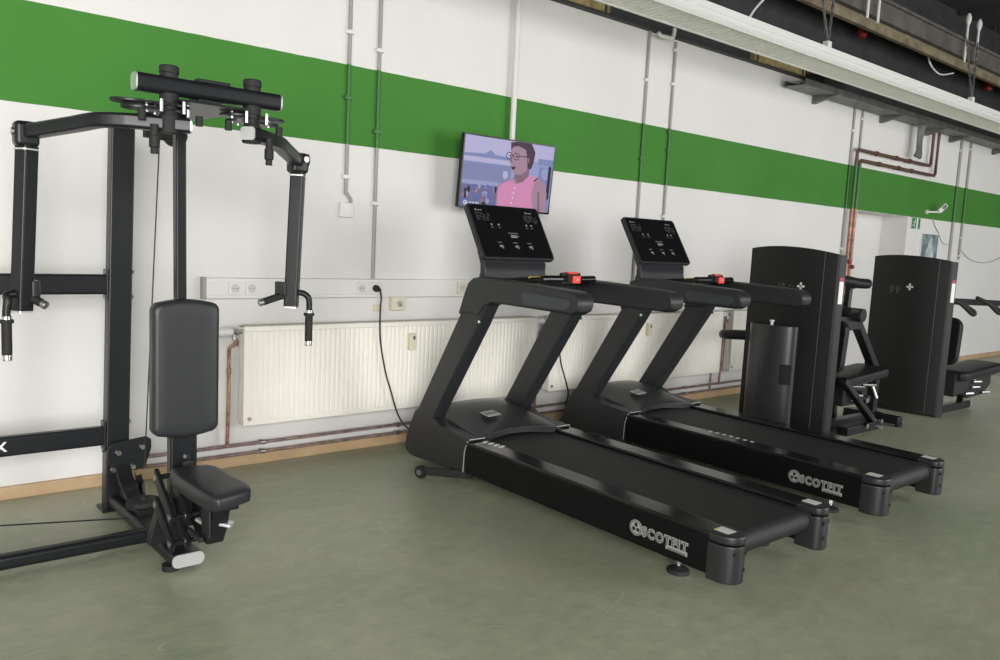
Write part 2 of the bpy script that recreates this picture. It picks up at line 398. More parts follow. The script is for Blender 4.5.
# yellow boards bolted to the girder
for x0, x1, lab in ((2.6, 4.69, 'old yellow board on the dark girder, left of the hanging cable hook'), (6.66, 7.56, 'old yellow board on the dark girder beside the black box')):
    t = thing('yellow_board', ((x0 + x1) / 2, -0.03, 3.24), lab, 'board', 'yellow boards on the girder')
    b = BM(); box(b, x0, x1, -0.072, -0.02, 3.186, 3.262, 0.004); link('board', b, YBEAM, t)
    b = BM()
    for x in (x0 + 0.04, x1 - 0.06): box(b, x, x + 0.02, -0.08, -0.02, 3.186, 3.28, 0.003)
    link_each('clamp', b, DARK_STEEL, t)

# ---------------------------------------------------------------- radiant panel under the ceiling
t = thing('radiant_panel', (8.0, -0.83, 3.05), 'long white suspended heating panel with ribbed underside', 'heating panel')
b = BM(); xx0, xx1 = 2.5, 25.0
t2 = BM()
n = int((xx1 - xx0) / 0.06)
pts = []
for i in range(n):
    x = xx0 + i * 0.06; pts += [(x, 3.0), (x + 0.036, 3.0), (x + 0.042, 3.012), (x + 0.054, 3.012)]
A = [t2.verts.new((x, -0.975, z)) for x, z in pts]; B = [t2.verts.new((x, -0.675, z)) for x, z in pts]
for i in range(len(pts) - 1): t2.faces.new((A[i], A[i + 1], B[i + 1], B[i]))
merge(b, t2); box(b, xx0, xx1, -0.975, -0.675, 3.02, 3.06)
link('ribbed_underside', b, PANEL_U, t, ang=0.3)
b = BM()
prism(b, [(-0.965, 2.99), (-0.985, 2.985), (-1.0, 3.0), (-0.985, 3.045), (-1.0, 3.055), (-1.0, 3.10), (-0.965, 3.11)], 0, xx0, xx1)
link('front_lip', b, PANEL_W, t)
b = BM(); prism(b, [(-0.69, 2.995), (-0.672, 2.995), (-0.672, 3.08), (-0.69, 3.08)], 0, xx0, xx1); link('rear_lip', b, PANEL_W, t)
for x in (3.2, 6.32, 9.32, 12.3, 15.3, 18.3):
    b = BM()
    for dx in (-0.15, 0.15):
        pth = [(x, -0.98, 3.13), (x + dx, -0.92, 3.74)]
        N_ = 16
        for k in range(N_):
            p = Vector(pth[0]).lerp(Vector(pth[1]), (k + 0.5) / N_); d = (Vector(pth[1]) - Vector(pth[0])).normalized()
            s = Vector((1, 0, 0)) if k % 2 else Vector((0, 1, 0))
            obox(b, p, d, s, d.cross(s), 0.050, 0.022, 0.008)
    c = link('chain', b, GALV, t)
    b = BM(); box(b, x - 0.03, x + 0.03, -1.0, -0.95, 3.095, 3.15, 0.004); link('chain_bracket', b, WHITE_PL, t)

# white hanging rods with cone ends standing on the ochre rail
for x, y, lab in ((10.27, -0.49, 'white cone-tipped rod above the ochre rail, left of the right-hand pair'), (10.59, -0.49, 'white cone-tipped rod above the ochre rail, rightmost of all'),
             (7.88, -0.49, 'white rod above the ochre rail at the photo top edge, left of its pair'), (8.10, -0.49, 'white rod above the ochre rail at the photo top edge, right of its pair')):
    t = thing('hanging_rod', (x, y, 3.75), lab, 'rod', 'white rods over the ochre rail')
    b = BM(); cyl(b, (x, y, 3.74), (x, y, 4.17), 0.014); link('rod', b, WHITE_PL, t)
    b = BM(); lathe(b, (x, y, 4.15), (0, 0, 1), [(0.013, 0), (0.03, 0.06), (0.03, 0.10), (0.012, 0.14)]); link('cone_end', b, WHITE_PL, t)
# red ceiling alarms
for p, lab in (((8.58, -0.1, 3.84), 'red alarm bell under the ceiling, left one by the white rods'), ((12.2, -0.08, 3.84), 'red alarm bell under the ceiling at the right photo edge')):
    t = thing('alarm_bell', p, lab, 'alarm', 'red alarm bells')
    b = BM(); lathe(b, p, (0, 0, -1), [(0.03, -0.03), (0.05, 0), (0.058, 0.04), (0.045, 0.08), (0.015, 0.095)]); link('bell', b, DKRED, t)
    b = BM(); cyl(b, (p[0], p[1], p[2] + 0.03), (p[0], p[1], 4.6), 0.008); link('stem', b, DARK_STEEL, t)
b = BM(); tube(b, smooth([(9.85, -0.25, 3.86), (9.9, -0.26, 3.70), (10.2, -0.26, 3.62), (10.6, -0.25, 3.70)]), 0.009)
tag(link('ceiling_cable', b, WHITE_PL, origin=(9.9, -0.25, 3.8)), 'short white cable looping below the ochre rail', 'cable')
b = BM(); tube(b, smooth([(5.58, -0.7, 3.20), (5.72, -0.7, 3.36), (6.05, -0.7, 3.62), (6.6, -0.7, 4.0), (7.4, -0.7, 4.58)]), 0.009)
tag(link('ceiling_cable', b, WHITE_PL, origin=(7.5, -0.6, 3.9)), 'thin white cable rising diagonally to the dark ceiling', 'cable')

# ---------------------------------------------------------------- cable tray and black box, hook
t = thing('cable_tray', (10.0, -0.15, 3.05), 'grey metal cable tray on brackets along the wall head', 'cable tray')
b = BM()
box(b, 7.25, 25, -0.26, -0.05, 3.035, 3.042); box(b, 7.25, 25, -0.265, -0.26, 3.035, 3.095); box(b, 7.25, 25, -0.05, -0.045, 3.035, 3.095)
link('tray', b, GALV, t)
b = BM()
for k in range(4): tube(b, [(7.3, -0.23 + 0.045 * k, 3.055), (16, -0.225 + 0.045 * k, 3.052), (25, -0.23 + 0.045 * k, 3.055)], 0.012, 8)
link_each('cable', b, RUBBER, t)
for x in (7.85, 9.35, 10.55, 11.3, 12.8, 14.5):
    b = BM(); prism(b, [(-0.28, 3.035), (0.0, 3.035), (0.0, 2.965), (-0.03, 2.965)], 0, x, x + 0.05); link('bracket', b, GALV, t)
b = BM(); box(b, 7.62, 8.02, -0.26, -0.04, 3.10, 3.22, 0.01); box(b, 7.66, 7.70, -0.27, -0.26, 3.12, 3.19, 0.004); tube(b, smooth([(7.64, -0.15, 3.15), (7.5, -0.16, 3.13), (7.4, -0.17, 3.06)]), 0.015)
tag(link('junction_box', b, RUBBER, origin=(7.8, -0.15, 3.10)), 'black box lying on the cable tray start', 'box')
b = BM(); tube(b, smooth([(5.27, -0.075, 3.158), (5.30, -0.075, 3.14), (5.40, -0.075, 3.142), (5.46, -0.075, 3.155), (5.475, -0.075, 3.23)]), 0.017)
tag(link('cable_hook', b, WHITE_PL, origin=(5.4, -0.075, 3.15)), 'white bent plastic hook under the girder between two conduits', 'hook')
t = thing('hanging_cable_bundle', (10.17, -0.12, 3.0), 'dark grey cable bundle hanging from the cable tray', 'cable')
for k in range(4):
    b = BM(); x = 10.12 + 0.03 * k
    tube(b, smooth([(x, -0.12 - 0.01 * k, 3.05), (x + 0.015, -0.12, 2.85), (x + 0.005 * k, -0.13, 2.72 - 0.02 * k), (x - 0.035, -0.12, 2.66)]), 0.016, 8); link('cable', b, GALV, t)

# ---------------------------------------------------------------- conduits on the wall
def conduit(x, z0, z1, lab, r=0.012, clips=(), m=CONDUIT, y=-0.014, group='grey wall conduits'):
    t = thing('wall_conduit', (x, y, z0), lab, 'conduit', group)
    for a, c in ((z0, 1.9486), (max(2.4287, z0), z1)):
        if c > a:
            b = BM(); cyl(b, (x, y, a), (x, y, c), r, 12); link('pipe', b, m, t)
    if z0 < 2.4287:
        b = BM(); cyl(b, (x, y, max(z0, 1.9486)), (x, y, 2.4287), r, 12); o = link('painted_stretch', b, CONDUIT_GREEN, t); o['label'] = 'green painted stretch of conduit'
    for z in clips:
        b = BM(); box(b, x - 0.028, x + 0.028, y - 0.014, 0.0, z - 0.012, z + 0.012, 0.004); link('clip', b, CONDUIT_GREEN if 1.9486 < z < 2.4287 else WHITE_PL, t)
    return t
conduit(2.479, 1.64, 3.18, 'grey conduit ending in the small white box left of the television', clips=(2.62, 2.23, 1.75))
conduit(2.690, 1.12, 3.18, 'grey conduit running down to the trunking by the plugged-in socket', clips=(2.55, 2.05, 1.6))
conduit(5.238, 1.12, 3.18, 'grey conduit right of the television, left of its pair', clips=(2.78, 2.14))
conduit(5.582, 1.60, 3.15, 'grey conduit right of the television, right of its pair, with a clip near the top', clips=(3.08, 2.80, 2.40, 2.25, 1.68))
conduit(8.745, 1.10, 3.10, 'grey conduit left of the copper pipes, dropping from the cable tray', clips=(2.8, 1.5))
conduit(8.93, 2.62, 3.10, 'short grey conduit above the brown pipe bend', clips=(2.95,), m=CONDUIT)
conduit(11.70, 1.10, 3.05, 'grey conduit right of the security camera, left of its pair', r=0.02, clips=(2.9, 1.4))
conduit(12.02, 1.45, 3.05, 'grey conduit right of the security camera, right of its pair', r=0.018, clips=(2.95, 1.75, 1.5))

# ---------------------------------------------------------------- trunking, sockets, boxes
t = thing('cable_trunking', (1.59, 0, 1.0), 'long white cable trunking along the wall above the radiators', 'trunking')
b = BM(); box(b, 1.60, 7.6, -0.05, 0, 1.0, 1.115, 0.004); link('channel', b, WHITE_PL, t)
b = BM(); box(b, 1.60, 7.6, -0.054, -0.05, 1.018, 1.097, 0.0015); link('cover', b, WHITE_PL, t)
b = BM(); box(b, 1.585, 1.605, -0.055, 0, 0.995, 1.12, 0.004); link('end_cap', b, CONDUIT, t)
def socket(x, z, lab, m=WHITE_PL, y=-0.054, s=0.075, group='sockets on the trunking'):
    t = thing('wall_socket', (x, y, z), lab, 'socket', group)
    b = BM(); box(b, x - s / 2, x + s / 2, y - 0.010, y, z - s / 2, z + s / 2, 0.004); link('cover_plate', b, m, t)
    b = BM(); lathe(b, (x, y - 0.008, z), (0, -1, 0), [(0.025, 0), (0.025, 0.0035), (0.022, 0.0035), (0.0215, 0.0025), (0.0001, 0.0025)]); link('well', b, WELL, t)
    b = BM()
    for dx in (-0.0095, 0.0095): cyl(b, (x + dx, y - 0.0115, z), (x + dx, y - 0.0095, z), 0.003, 10)
    link_each('pin_hole', b, HOLE, t)
    return t
socket(1.765, 1.058, 'white socket near the trunking left end, left of two')
socket(1.862, 1.058, 'white socket near the trunking left end, right of two')
socket(2.585, 1.058, 'white empty socket beside the one with the black plug')
socket(2.683, 1.058, 'white socket holding the black plug')
socket(3.385, 1.062, 'yellowed socket on the trunking left of the near treadmill', CREAM_PL, s=0.085)
t = thing('wall_box', (2.872, 0, 0.955), 'yellowish square wall box below the trunking, right of the cable', 'box')
b = BM(); box(b, 2.825, 2.925, -0.045, 0, 0.91, 1.0, 0.006); link('housing', b, CREAM_PL, t)
b = BM(); lathe(b, (2.885, -0.045, 0.955), (0, -1, 0), [(0.02, 0), (0.02, 0.006), (0.008, 0.008), (0.0001, 0.004)]); link('aerial_outlet', b, STEEL, t)
b = BM(); box(b, 2.705, 2.765, -0.03, 0, 0.905, 0.945, 0.005); box(b, 2.715, 2.755, -0.034, -0.03, 0.915, 0.935, 0.002)
tag(link('wall_box', b, CREAM_PL, origin=(2.735, 0, 0.92)), 'tiny yellowish wall box behind the hanging black cable', 'box')
t = thing('wall_box', (2.475, 0, 1.5), 'white square switch box at the end of the left conduit', 'box')
b = BM(); box(b, 2.432, 2.52, -0.04, 0, 1.50, 1.59, 0.006); link('housing', b, WHITE_PL, t)
b = BM(); box(b, 2.45, 2.50, -0.046, -0.04, 1.515, 1.575, 0.003); link('rocker', b, WHITE_PL, t)
b = BM(); tube(b, smooth([(2.485, -0.014, 1.65), (2.50, -0.014, 1.63), (2.515, -0.014, 1.61), (2.515, -0.014, 1.59)]), 0.011); link('conduit_bend', b, CONDUIT, t)

# power cables
t = thing('power_cable', (2.683, -0.07, 1.05), 'black power cable hanging from the socket to the near treadmill', 'cable')
b = BM(); lathe(b, (2.683, -0.0655, 1.06), (0, -1, -0.15), [(0.021, 0), (0.022, 0.02), (0.015, 0.035), (0.009, 0.06)]); link('plug', b, RUBBER, t)
b = BM(); tube(b, smooth([(2.683, -0.125, 1.05), (2.682, -0.14, 1.0), (2.675, -0.145, 0.93), (2.675, -0.15, 0.80), (2.688, -0.15, 0.688), (2.725, -0.155, 0.52), (2.765, -0.16, 0.40), (2.81, -0.17, 0.26), (2.85, -0.19, 0.18), (2.88, -0.25, 0.14), (2.90, -0.38, 0.13)], 8), 0.0055, 8); link('cord', b, RUBBER, t)
b = BM(); tube(b, smooth([(4.26, -0.15, 0.80), (4.275, -0.15, 0.65), (4.30, -0.15, 0.50), (4.36, -0.15, 0.36), (4.40, -0.15, 0.26), (4.39, -0.16, 0.19), (4.36, -0.18, 0.155), (4.44, -0.3, 0.13), (4.5, -0.44, 0.13)], 8), 0.0055, 8)
tag(link('power_cable', b, RUBBER, origin=(4.3, -0.15, 0.5)), 'thin black cable hanging down behind the near treadmill', 'cable')

# ---------------------------------------------------------------- radiators and heating pipes
def radiator(x0, x1, lab, meter=None, valve=True, z0=0.262, z1=0.842):
    t = thing('radiator', (x0, -0.1, z0), lab, 'radiator', 'cream panel radiators')
    b = BM(); y = -0.118
    pts = []; p = 0.0333; n = int((x1 - x0 - 0.06) / p); xs = x0 + 0.03
    t2 = BM()
    for i in range(n):
        x = xs + i * p; pts += [(x, y), (x + p * .50, y), (x + p * .66, y + 0.0035), (x + p * .86, y + 0.0035)]
    pts.append((xs + n * p, y)); pts = [(x0, y)] + pts + [(x1, y)]
    A = [t2.verts.new((x, yy, z0 + 0.03)) for x, yy in pts]; B = [t2.verts.new((x, yy, z1 - 0.03)) for x, yy in pts]
    for i in range(len(pts) - 1): t2.faces.new((A[i], A[i + 1], B[i + 1], B[i]))
    merge(b, t2)
    for za, zb in ((z0, z0 + 0.03), (z1 - 0.03, z1)): box(b, x0, x1, y, y + 0.012, za, zb, 0.004)
    box(b, x0 + 0.01, x1 - 0.01, -0.055, -0.043, z0, z1)
    link('panel', b, RAD, t, ang=0.3)
    for x in (x0, x1 - 0.008):
        b = BM(); box(b, x, x + 0.008, -0.112, -0.045, z0 + 0.01, z1 + 0.002, 0.002); link('side_cover', b, RAD, t)
    b = BM(); box(b, x0, x1, -0.108, -0.04, z1 - 0.004, z1 + 0.002)
    for k in range(int((x1 - x0) / 0.05)): box(b, x0 + 0.02 + 0.05 * k, x0 + 0.05 + 0.05 * k, -0.10, -0.05, z1 + 0.002, z1 + 0.004)
    link('top_grille', b, RAD_DARK, t)
    if meter:
        b = BM(); box(b, meter - 0.024, meter + 0.024, y - 0.03, y, 0.655, 0.765, 0.006); m = link('heat_meter', b, CREAM_PL, t)
        b = BM(); box(b, meter - 0.002, meter + 0.014, y - 0.032, y - 0.03, 0.725, 0.75, 0.0015); link('window', b, SMOKED, m)
    if valve:
        b = BM(); cyl(b, (x0 - 0.03, -0.08, 0.81), (x0 + 0.0, -0.08, 0.81), 0.012); cyl(b, (x0 - 0.055, -0.08, 0.81), (x0 - 0.025, -0.08, 0.81), 0.019, 8); cyl(b, (x0 - 0.045, -0.08, 0.81), (x0 - 0.045, -0.08, 0.765), 0.012)
        v = link('valve', b, STEEL, t)
        b = BM(); lathe(b, (x0 - 0.055, -0.08, 0.812), (-1, 0, 0), [(0.018, 0), (0.024, 0.02), (0.024, 0.075), (0.020, 0.085)]); link('thermostat_head', b, WHITE_PL, v)
    b = BM(); cyl(b, (x0 + 0.035, -0.122, z0 + 0.04), (x0 + 0.035, -0.114, z0 + 0.04), 0.012, 10); link('vent_plug', b, STEEL, t)
radiator(1.800, 4.060, 'cream radiator left of the near treadmill, with white thermostat at left', meter=2.935)
radiator(4.215, 6.440, 'cream radiator seen between the uprights of the two treadmills', meter=5.35)
radiator(6.600, 8.75, 'cream radiator mostly hidden behind the near black cabinet', valve=True)
def vpipe(x, z0, lab, m=COPPER):
    t = thing('riser_pipe', (x, -0.08, z0), lab, 'pipe', 'copper pipes below radiator valves')
    b = BM(); tube(b, smooth([(x + 0.022, -0.08, 0.775), (x + 0.015, -0.08, 0.74), (x - 0.012, -0.075, 0.72), (x - 0.015, -0.07, 0.66), (x - 0.015, -0.07, 0.40), (x - 0.017, -0.06, z0)], 5), 0.0105, 10); link('pipe', b, m, t)
    b = BM(); cyl(b, (x + 0.022, -0.08, 0.76), (x + 0.02, -0.08, 0.73), 0.015, 8); cyl(b, (x - 0.015, -0.07, 0.60), (x - 0.015, -0.07, 0.57), 0.014, 8); link('fitting', b, COPPER, t)
vpipe(1.745, 0.145, 'reddish copper riser at the left end of the left radiator')
vpipe(4.150, 0.145, 'reddish copper riser between the two cream radiators, behind the near treadmill')
vpipe(6.545, 0.145, 'reddish copper riser left of the near black cabinet')
b = BM(); cyl(b, (6.37, -0.075, 0.09), (6.37, -0.075, 0.275), 0.0105, 10)
tag(link('riser_pipe', b, RUST_PIPE, origin=(6.37, -0.075, 0.1)), 'short brown pipe under the right end of the second radiator', 'pipe')
for z, lab in ((0.136, 'rusty heating pipe along the wall, upper of the two'), (0.080, 'rusty heating pipe just above the baseboard, lower of the two')):
    t = thing('heating_pipe', (1.3, -0.045, z), lab, 'pipe', 'heating pipes along the baseboard')
    b = BM(); tube(b, smooth([(1.28, 0.0, z), (1.282, -0.02, z), (1.30, -0.042, z), (1.36, -0.046, z)], 4) + [Vector((2.2, -0.045, z)), Vector((4.0, -0.046, z)), Vector((6.0, -0.045, z)), Vector((9.0, -0.045, z))], 0.0105, 10); link('pipe', b, RUST_PIPE, t)
    for x in (1.95, 2.9, 3.7, 5.6, 6.05, 7.4):
        b = BM(); cyl(b, (x - 0.015, -0.045, z), (x + 0.015, -0.045, z), 0.015, 12); box(b, x - 0.006, x + 0.006, -0.035, 0, z - 0.008, z + 0.008); link('clip', b, STEEL, t)

# brown and copper pipes at the recess
for zr, xl, xr, zb, lab in ((2.600, 8.80, 10.70, 1.0, 'brown heating pipe bending along the wall above the green band, upper of two'), (2.490, 8.88, 10.86, 1.0, 'brown heating pipe bending along the wall above the green band, lower of two')):
    t = thing('copper_pipe', (xl, -0.05, zb), lab, 'pipe', 'pipes left of the recess')
    y = -0.06
    b = BM(); tube(b, [(xr, y, 3.10), (xr, y, zr + 0.03), (xr - 0.03, y, zr), (xl + 0.03, y, zr), (xl, y, zr - 0.03), (xl, y, 2.4287)], 0.019, 10); link('upper_run', b, BROWN_PIPE, t)
    b = BM(); cyl(b, (xl, y, 1.9486), (xl, y, 2.4287), 0.019, 10); link('painted_stretch', b, CONDUIT_GREEN, t)['label'] = 'green painted stretch of pipe'
    b = BM(); cyl(b, (xl, y, 0.1), (xl, y, 1.9486), 0.019, 10); link('lower_run', b, COPPER, t)['label'] = 'bare copper stretch'
    for x in (xl + 0.45, xl + 0.95, xl + 1.3):
        b = BM(); cyl(b, (x - 0.02, y, zr), (x + 0.02, y, zr), 0.028, 10); box(b, x - 0.008, x + 0.008, y, 0, zr - 0.01, zr + 0.01); link('clip', b, BROWN_PIPE, t)
    b = BM(); lathe(b, (xl, y - 0.015, 1.36 if xl < 8.85 else 1.30), (0, -1, 0), [(0.015, 0), (0.024, 0.012), (0.024, 0.028), (0.014, 0.034)]); link('valve_wheel', b, DKRED, t)

# ---------------------------------------------------------------- exit sign, poster, camera
t = thing('exit_sign', (10.57, 0, 1.8), 'green emergency exit sign with running figure beside the recess', 'sign')
SGREEN = mat('sign_green', (0.02, 0.20, 0.06), 0.4)
b = BM(); box(b, 10.44, 10.69, -0.014, 0, 1.80, 1.945, 0.003); link('plate', b, PAPER, t)
b = BM(); box(b, 10.445, 10.575, -0.017, -0.014, 1.805, 1.94); box(b, 10.63, 10.685, -0.017, -0.014, 1.805, 1.94)
link('green_field', b, SGREEN, t)
b = BM()
cyl(b, (10.53, -0.0175, 1.915), (10.53, -0.019, 1.915), 0.012, 12)
for a, c in (((10.525, 1.90), (10.50, 1.86)), ((10.50, 1.86), (10.53, 1.84)), ((10.53, 1.84), (10.52, 1.815)), ((10.50, 1.86), (10.475, 1.84)), ((10.475, 1.84), (10.455, 1.84)), ((10.522, 1.895), (10.555, 1.88)), ((10.515, 1.89), (10.475, 1.89))):
    obox(b, ((a[0] + c[0]) / 2, -0.018, (a[1] + c[1]) / 2), (c[0] - a[0], 0, c[1] - a[1]), (0, 1, 0), Vector((c[0] - a[0], 0, c[1] - a[1])).cross(Vector((0, 1, 0))), math.hypot(c[0] - a[0], c[1] - a[1]) + 0.008, 0.002, 0.012)
link('running_figure', b, PAPER, t)
POSTM = mat('poster_print', (0.16, 0.22, 0.24), 0.5, noise=(7, 0.75))
t = thing('poster', (11.05, 0, 1.2), 'small dark blue-grey poster on the wall behind the far cabinet', 'poster')
b = BM(); box(b, 10.78, 11.31, -0.012, 0, 1.15, 1.77, 0.002); link('sheet', b, PAPER, t)
b = BM(); box(b, 10.80, 11.29, -0.014, -0.012, 1.17, 1.755); link('print', b, POSTM, t)
b = BM(); prism(b, [(10.93, 1.2), (11.2, 1.2), (11.17, 1.55), (11.13, 1.62), (11.12, 1.68), (11.07, 1.72), (11.01, 1.68), (11.0, 1.62), (10.95, 1.55)], 1, -0.016, -0.014); link('pale_shape', b, mat('poster_pale_print', (0.42, 0.47, 0.47), 0.5, noise=(9, 0.5)), t)
t = thing('security_camera', (10.9, 0, 2.05), 'small white security camera on the green band', 'camera')
b = BM(); cyl(b, (10.86, 0, 2.035), (10.86, -0.02, 2.035), 0.028); cyl(b, (10.86, -0.02, 2.035), (11.02, -0.09, 2.045), 0.013); cyl(b, (11.02, -0.09, 2.03), (11.03, -0.10, 2.07), 0.014); link('bracket', b, WHITE_PL, t)
d = Vector((0.5, -0.35, 0.62)).normalized(); sd = Vector((0.57, 0.82, 0)).normalized(); c0 = Vector((11.05, -0.115, 2.095))
b = BM(); obox(b, c0, d, sd, d.cross(sd), 0.135, 0.06, 0.06, 0.012); link('body', b, WHITE_PL, t)
b = BM(); obox(b, c0 + d * .02 - sd * 0.031, d, sd, d.cross(sd), 0.06, 0.006, 0.036, 0.002); link('lens_window', b, GLOSS, t)
b = BM(); tube(b, smooth([(11.04, -0.008, 2.0), (11.14, -0.008, 1.88), (11.28, -0.008, 1.79), (11.45, -0.008, 1.66), (11.68, -0.008, 1.64)]), 0.005, 6)
tag(link('camera_cable', b, CONDUIT, origin=(11.1, 0, 1.8)), 'thin grey cable drooping from the camera to the conduit', 'cable')
b = BM(); tube(b, smooth([(12.05, -0.008, 1.60), (12.4, -0.008, 1.47), (12.9, -0.008, 1.42), (13.4, -0.008, 1.47), (13.9, -0.008, 1.6)]), 0.005, 6)
tag(link('loose_cable', b, CONDUIT, origin=(12.9, 0, 1.5)), 'thin grey cable sagging along the wall at right', 'cable')

# ================================================================== TELEVISION
tvx0, tvx1 = 3.225, 4.05
t = thing('television', (3.64, -0.19, 1.85), 'flat television on the wall showing a person in a pink top', 'television')
TZ0, TZ1, YT, YB = 1.612, 2.098, -0.225, -0.185
ax = Vector((1, 0, 0)); up = Vector((0, YT - YB, TZ1 - TZ0)).normalized(); nrm = ax.cross(up)  # points into the room (-y)
Wd, Hd = tvx1 - tvx0, TZ1 - TZ0
ctr = Vector(((tvx0 + tvx1) / 2, (YT + YB) / 2, (TZ0 + TZ1) / 2))
b = BM(); obox(b, ctr - nrm * 0.018, ax, up, nrm, Wd, Hd, 0.036, 0.004); obox(b, ctr - nrm * 0.045, ax, up, nrm, Wd * 0.6, Hd * 0.6, 0.03, 0.006); link('housing', b, RUBBER, t)
def scr(u, v, d): return ctr + ax * ((u - 0.5) * (Wd - 0.016)) + up * ((0.5 - v) * (Hd - 0.018)) + nrm * d
pal = [('sky', (0.50, 0.47, 0.72)), ('haze', (0.32, 0.36, 0.62)), ('stand', (0.23, 0.25, 0.45)), ('crowd', (0.16, 0.15, 0.30)), ('skin', (0.40, 0.25, 0.33)), ('hair', (0.065, 0.035, 0.055)), ('pink', (0.68, 0.27, 0.48)), ('dark', (0.022, 0.015, 0.035)), ('white', (0.75, 0.75, 0.85)), ('orange', (0.42, 0.22, 0.26)), ('blue', (0.10, 0.16, 0.42)), ('skin_shade', (0.24, 0.135, 0.19)), ('skyline', (0.22, 0.27, 0.50))]
SM = []
for n_, c_ in pal: SM.append(mat('screen_' + n_, (0.004, 0.004, 0.004), 0.35, spec=0.12, emit=(c_, 0.85)))
SI = {n_: i for i, (n_, c_) in enumerate(pal)}
b = BM()
lay = [0.0004]
def poly(pts, key):
    lay[0] += 0.00008
    f = b.faces.new([b.verts.new(scr(u, v, lay[0])) for u, v in pts]); f.material_index = SI[key]
    f.normal_update()
    if f.normal.dot(nrm) < 0: f.normal_flip()
def blob(cu, cv, ru, rv, key, n=18): poly([(cu + ru * math.cos(2 * PI * i / n), cv + rv * math.sin(2 * PI * i / n)) for i in range(n)], key)
def R_(u0, v0, u1, v1, key): poly([(u0, v0), (u1, v0), (u1, v1), (u0, v1)], key)
R_(0, 0, 1, 1, 'haze'); R_(0, 0, 1, 0.25, 'sky'); poly([(0, .25), (.22, .23), (.28, .17), (.33, .23), (.52, .25), (.52, .30), (0, .30)], 'skyline'); R_(0, .29, .55, .36, 'sky'); R_(0, .36, .52, .64, 'stand')
R_(0, .36, .50, .39, 'skyline'); R_(0, .62, .5, .68, 'haze'); blob(.46, .50, .03, .06, 'sky'); R_(.82, .2, 1, .3, 'skyline'); R_(.84, .32, 1, 1, 'stand'); blob(.93, .42, .06, .09, 'haze'); R_(.95, .30, .985, .8, 'dark')
R_(0, .68, .45, 1, 'crowd')
for k in range(34):
    blob(random.uniform(.0, .44), random.uniform(.68, .97), random.uniform(.012, .03), random.uniform(.03, .055), random.choice(['orange', 'blue', 'stand', 'blue', 'dark', 'skin_shade', 'haze']), 10)
scr0 = scr
def scr(u, v, d): return scr0(min(1, u * 1.03 - 0.062), v, d)
# figure
poly([(.50, .60), (.44, .64), (.43, .78), (.43, 1), (.99, 1), (.99, .72), (.95, .56), (.84, .48), (.74, .46), (.60, .52)], 'skin')
poly([(.44, .72), (.45, 1), (.85, 1), (.83, .88), (.81, .72), (.84, .54), (.86, .49), (.79, .46), (.74, .50), (.70, .58), (.63, .62), (.58, .56), (.52, .60), (.47, .64)], 'pink')
poly([(.86, .49), (.875, .49), (.825, .56), (.82, .54)], 'dark')
poly([(.88, .70), (.90, .68), (.93, 1), (.90, 1)], 'skin_shade')
poly([(.61, .38), (.76, .36), (.76, .48), (.70, .57), (.64, .60), (.60, .53)], 'skin_shade')
poly([(.54, .06), (.70, .05), (.77, .16), (.76, .36), (.68, .47), (.60, .48), (.575, .43), (.55, .36), (.545, .28), (.53, .26), (.54, .18)], 'skin')
poly([(.53, .02), (.60, -.0), (.76, 0.0), (.81, .12), (.80, .28), (.78, .37), (.74, .38), (.73, .30), (.72, .20), (.70, .10), (.62, .06), (.56, .08), (.54, .14)], 'hair')
blob(.735, .25, .018, .04, 'skin_shade')
for cu in (.525, .60):
    for i in range(12):
        q0, q1 = 2 * PI * i / 12, 2 * PI * (i + 1) / 12
        poly([(cu + .036 * math.cos(q0), .215 + .055 * math.sin(q0)), (cu + .036 * math.cos(q1), .215 + .055 * math.sin(q1)), (cu + .029 * math.cos(q1), .215 + .044 * math.sin(q1)), (cu + .029 * math.cos(q0), .215 + .044 * math.sin(q0))], 'dark')
R_(.635, .195, .73, .208, 'dark'); blob(.605, .215, .014, .012, 'dark', 10); blob(.535, .215, .010, .012, 'dark', 10)
poly([(.545, .24), (.535, .31), (.565, .31)], 'skin_shade'); poly([(.555, .375), (.60, .36), (.60, .40), (.57, .41)], 'dark')
for v in (.68, .75, .82, .9): blob(.615 + (v - .68) * -.1, v, .008, .014, 'white', 8)
scr = scr0
# broadcaster mark at lower left
for i in range(12):
    q0, q1 = 2 * PI * i / 12, 2 * PI * (i + 1) / 12
    poly([(.05 + .020 * math.cos(q0), .945 + .034 * math.sin(q0)), (.05 + .020 * math.cos(q1), .945 + .034 * math.sin(q1)), (.05 + .012 * math.cos(q1), .945 + .02 * math.sin(q1)), (.05 + .012 * math.cos(q0), .945 + .02 * math.sin(q0))], 'white')
R_(.045, .94, .085, .952, 'white')
for u in (.095, .125, .155): R_(u, .93, u + .02, .942, 'white'); R_(u, .952, u + .02, .964, 'white'); R_(u + .014, .93, u + .02, .964, 'white')
R_(.183, .925, .190, .97, 'white')
link('screen', b, SM, t)
b = BM()
for u0, v0, u1, v1 in ((-0.012, -0.02, 1.012, 0.0), (-0.012, 1.0, 1.012, 1.028), (-0.012, 0, 0.0, 1), (1.0, 0, 1.012, 1)):
    c = (scr(u0, v0, 0.001) + scr(u1, v1, 0.001)) / 2; e = scr(u1, v1, 0) - scr(u0, v0, 0)
    obox(b, c, ax, up, nrm, abs(e.dot(ax)), abs(e.dot(up)), 0.006, 0.001)
link('bezel', b, GLOSS, t)
b = BM(); box(b, 3.70, 3.90, -0.15, -0.11, 1.78, 1.98, 0.003); box(b, 3.76, 3.84, -0.12, 0.0, 1.84, 1.92, 0.003); link('wall_bracket', b, DARK_STEEL, t)
b = BM(); cyl(b, (3.785, -0.045, 2.03), (3.785, -0.045, 3.19), 0.021, 16)
tag(link('television_pole', b, WHITE_PL, origin=(3.785, -0.045, 2.1)), 'white vertical pipe behind and above the television', 'pole')

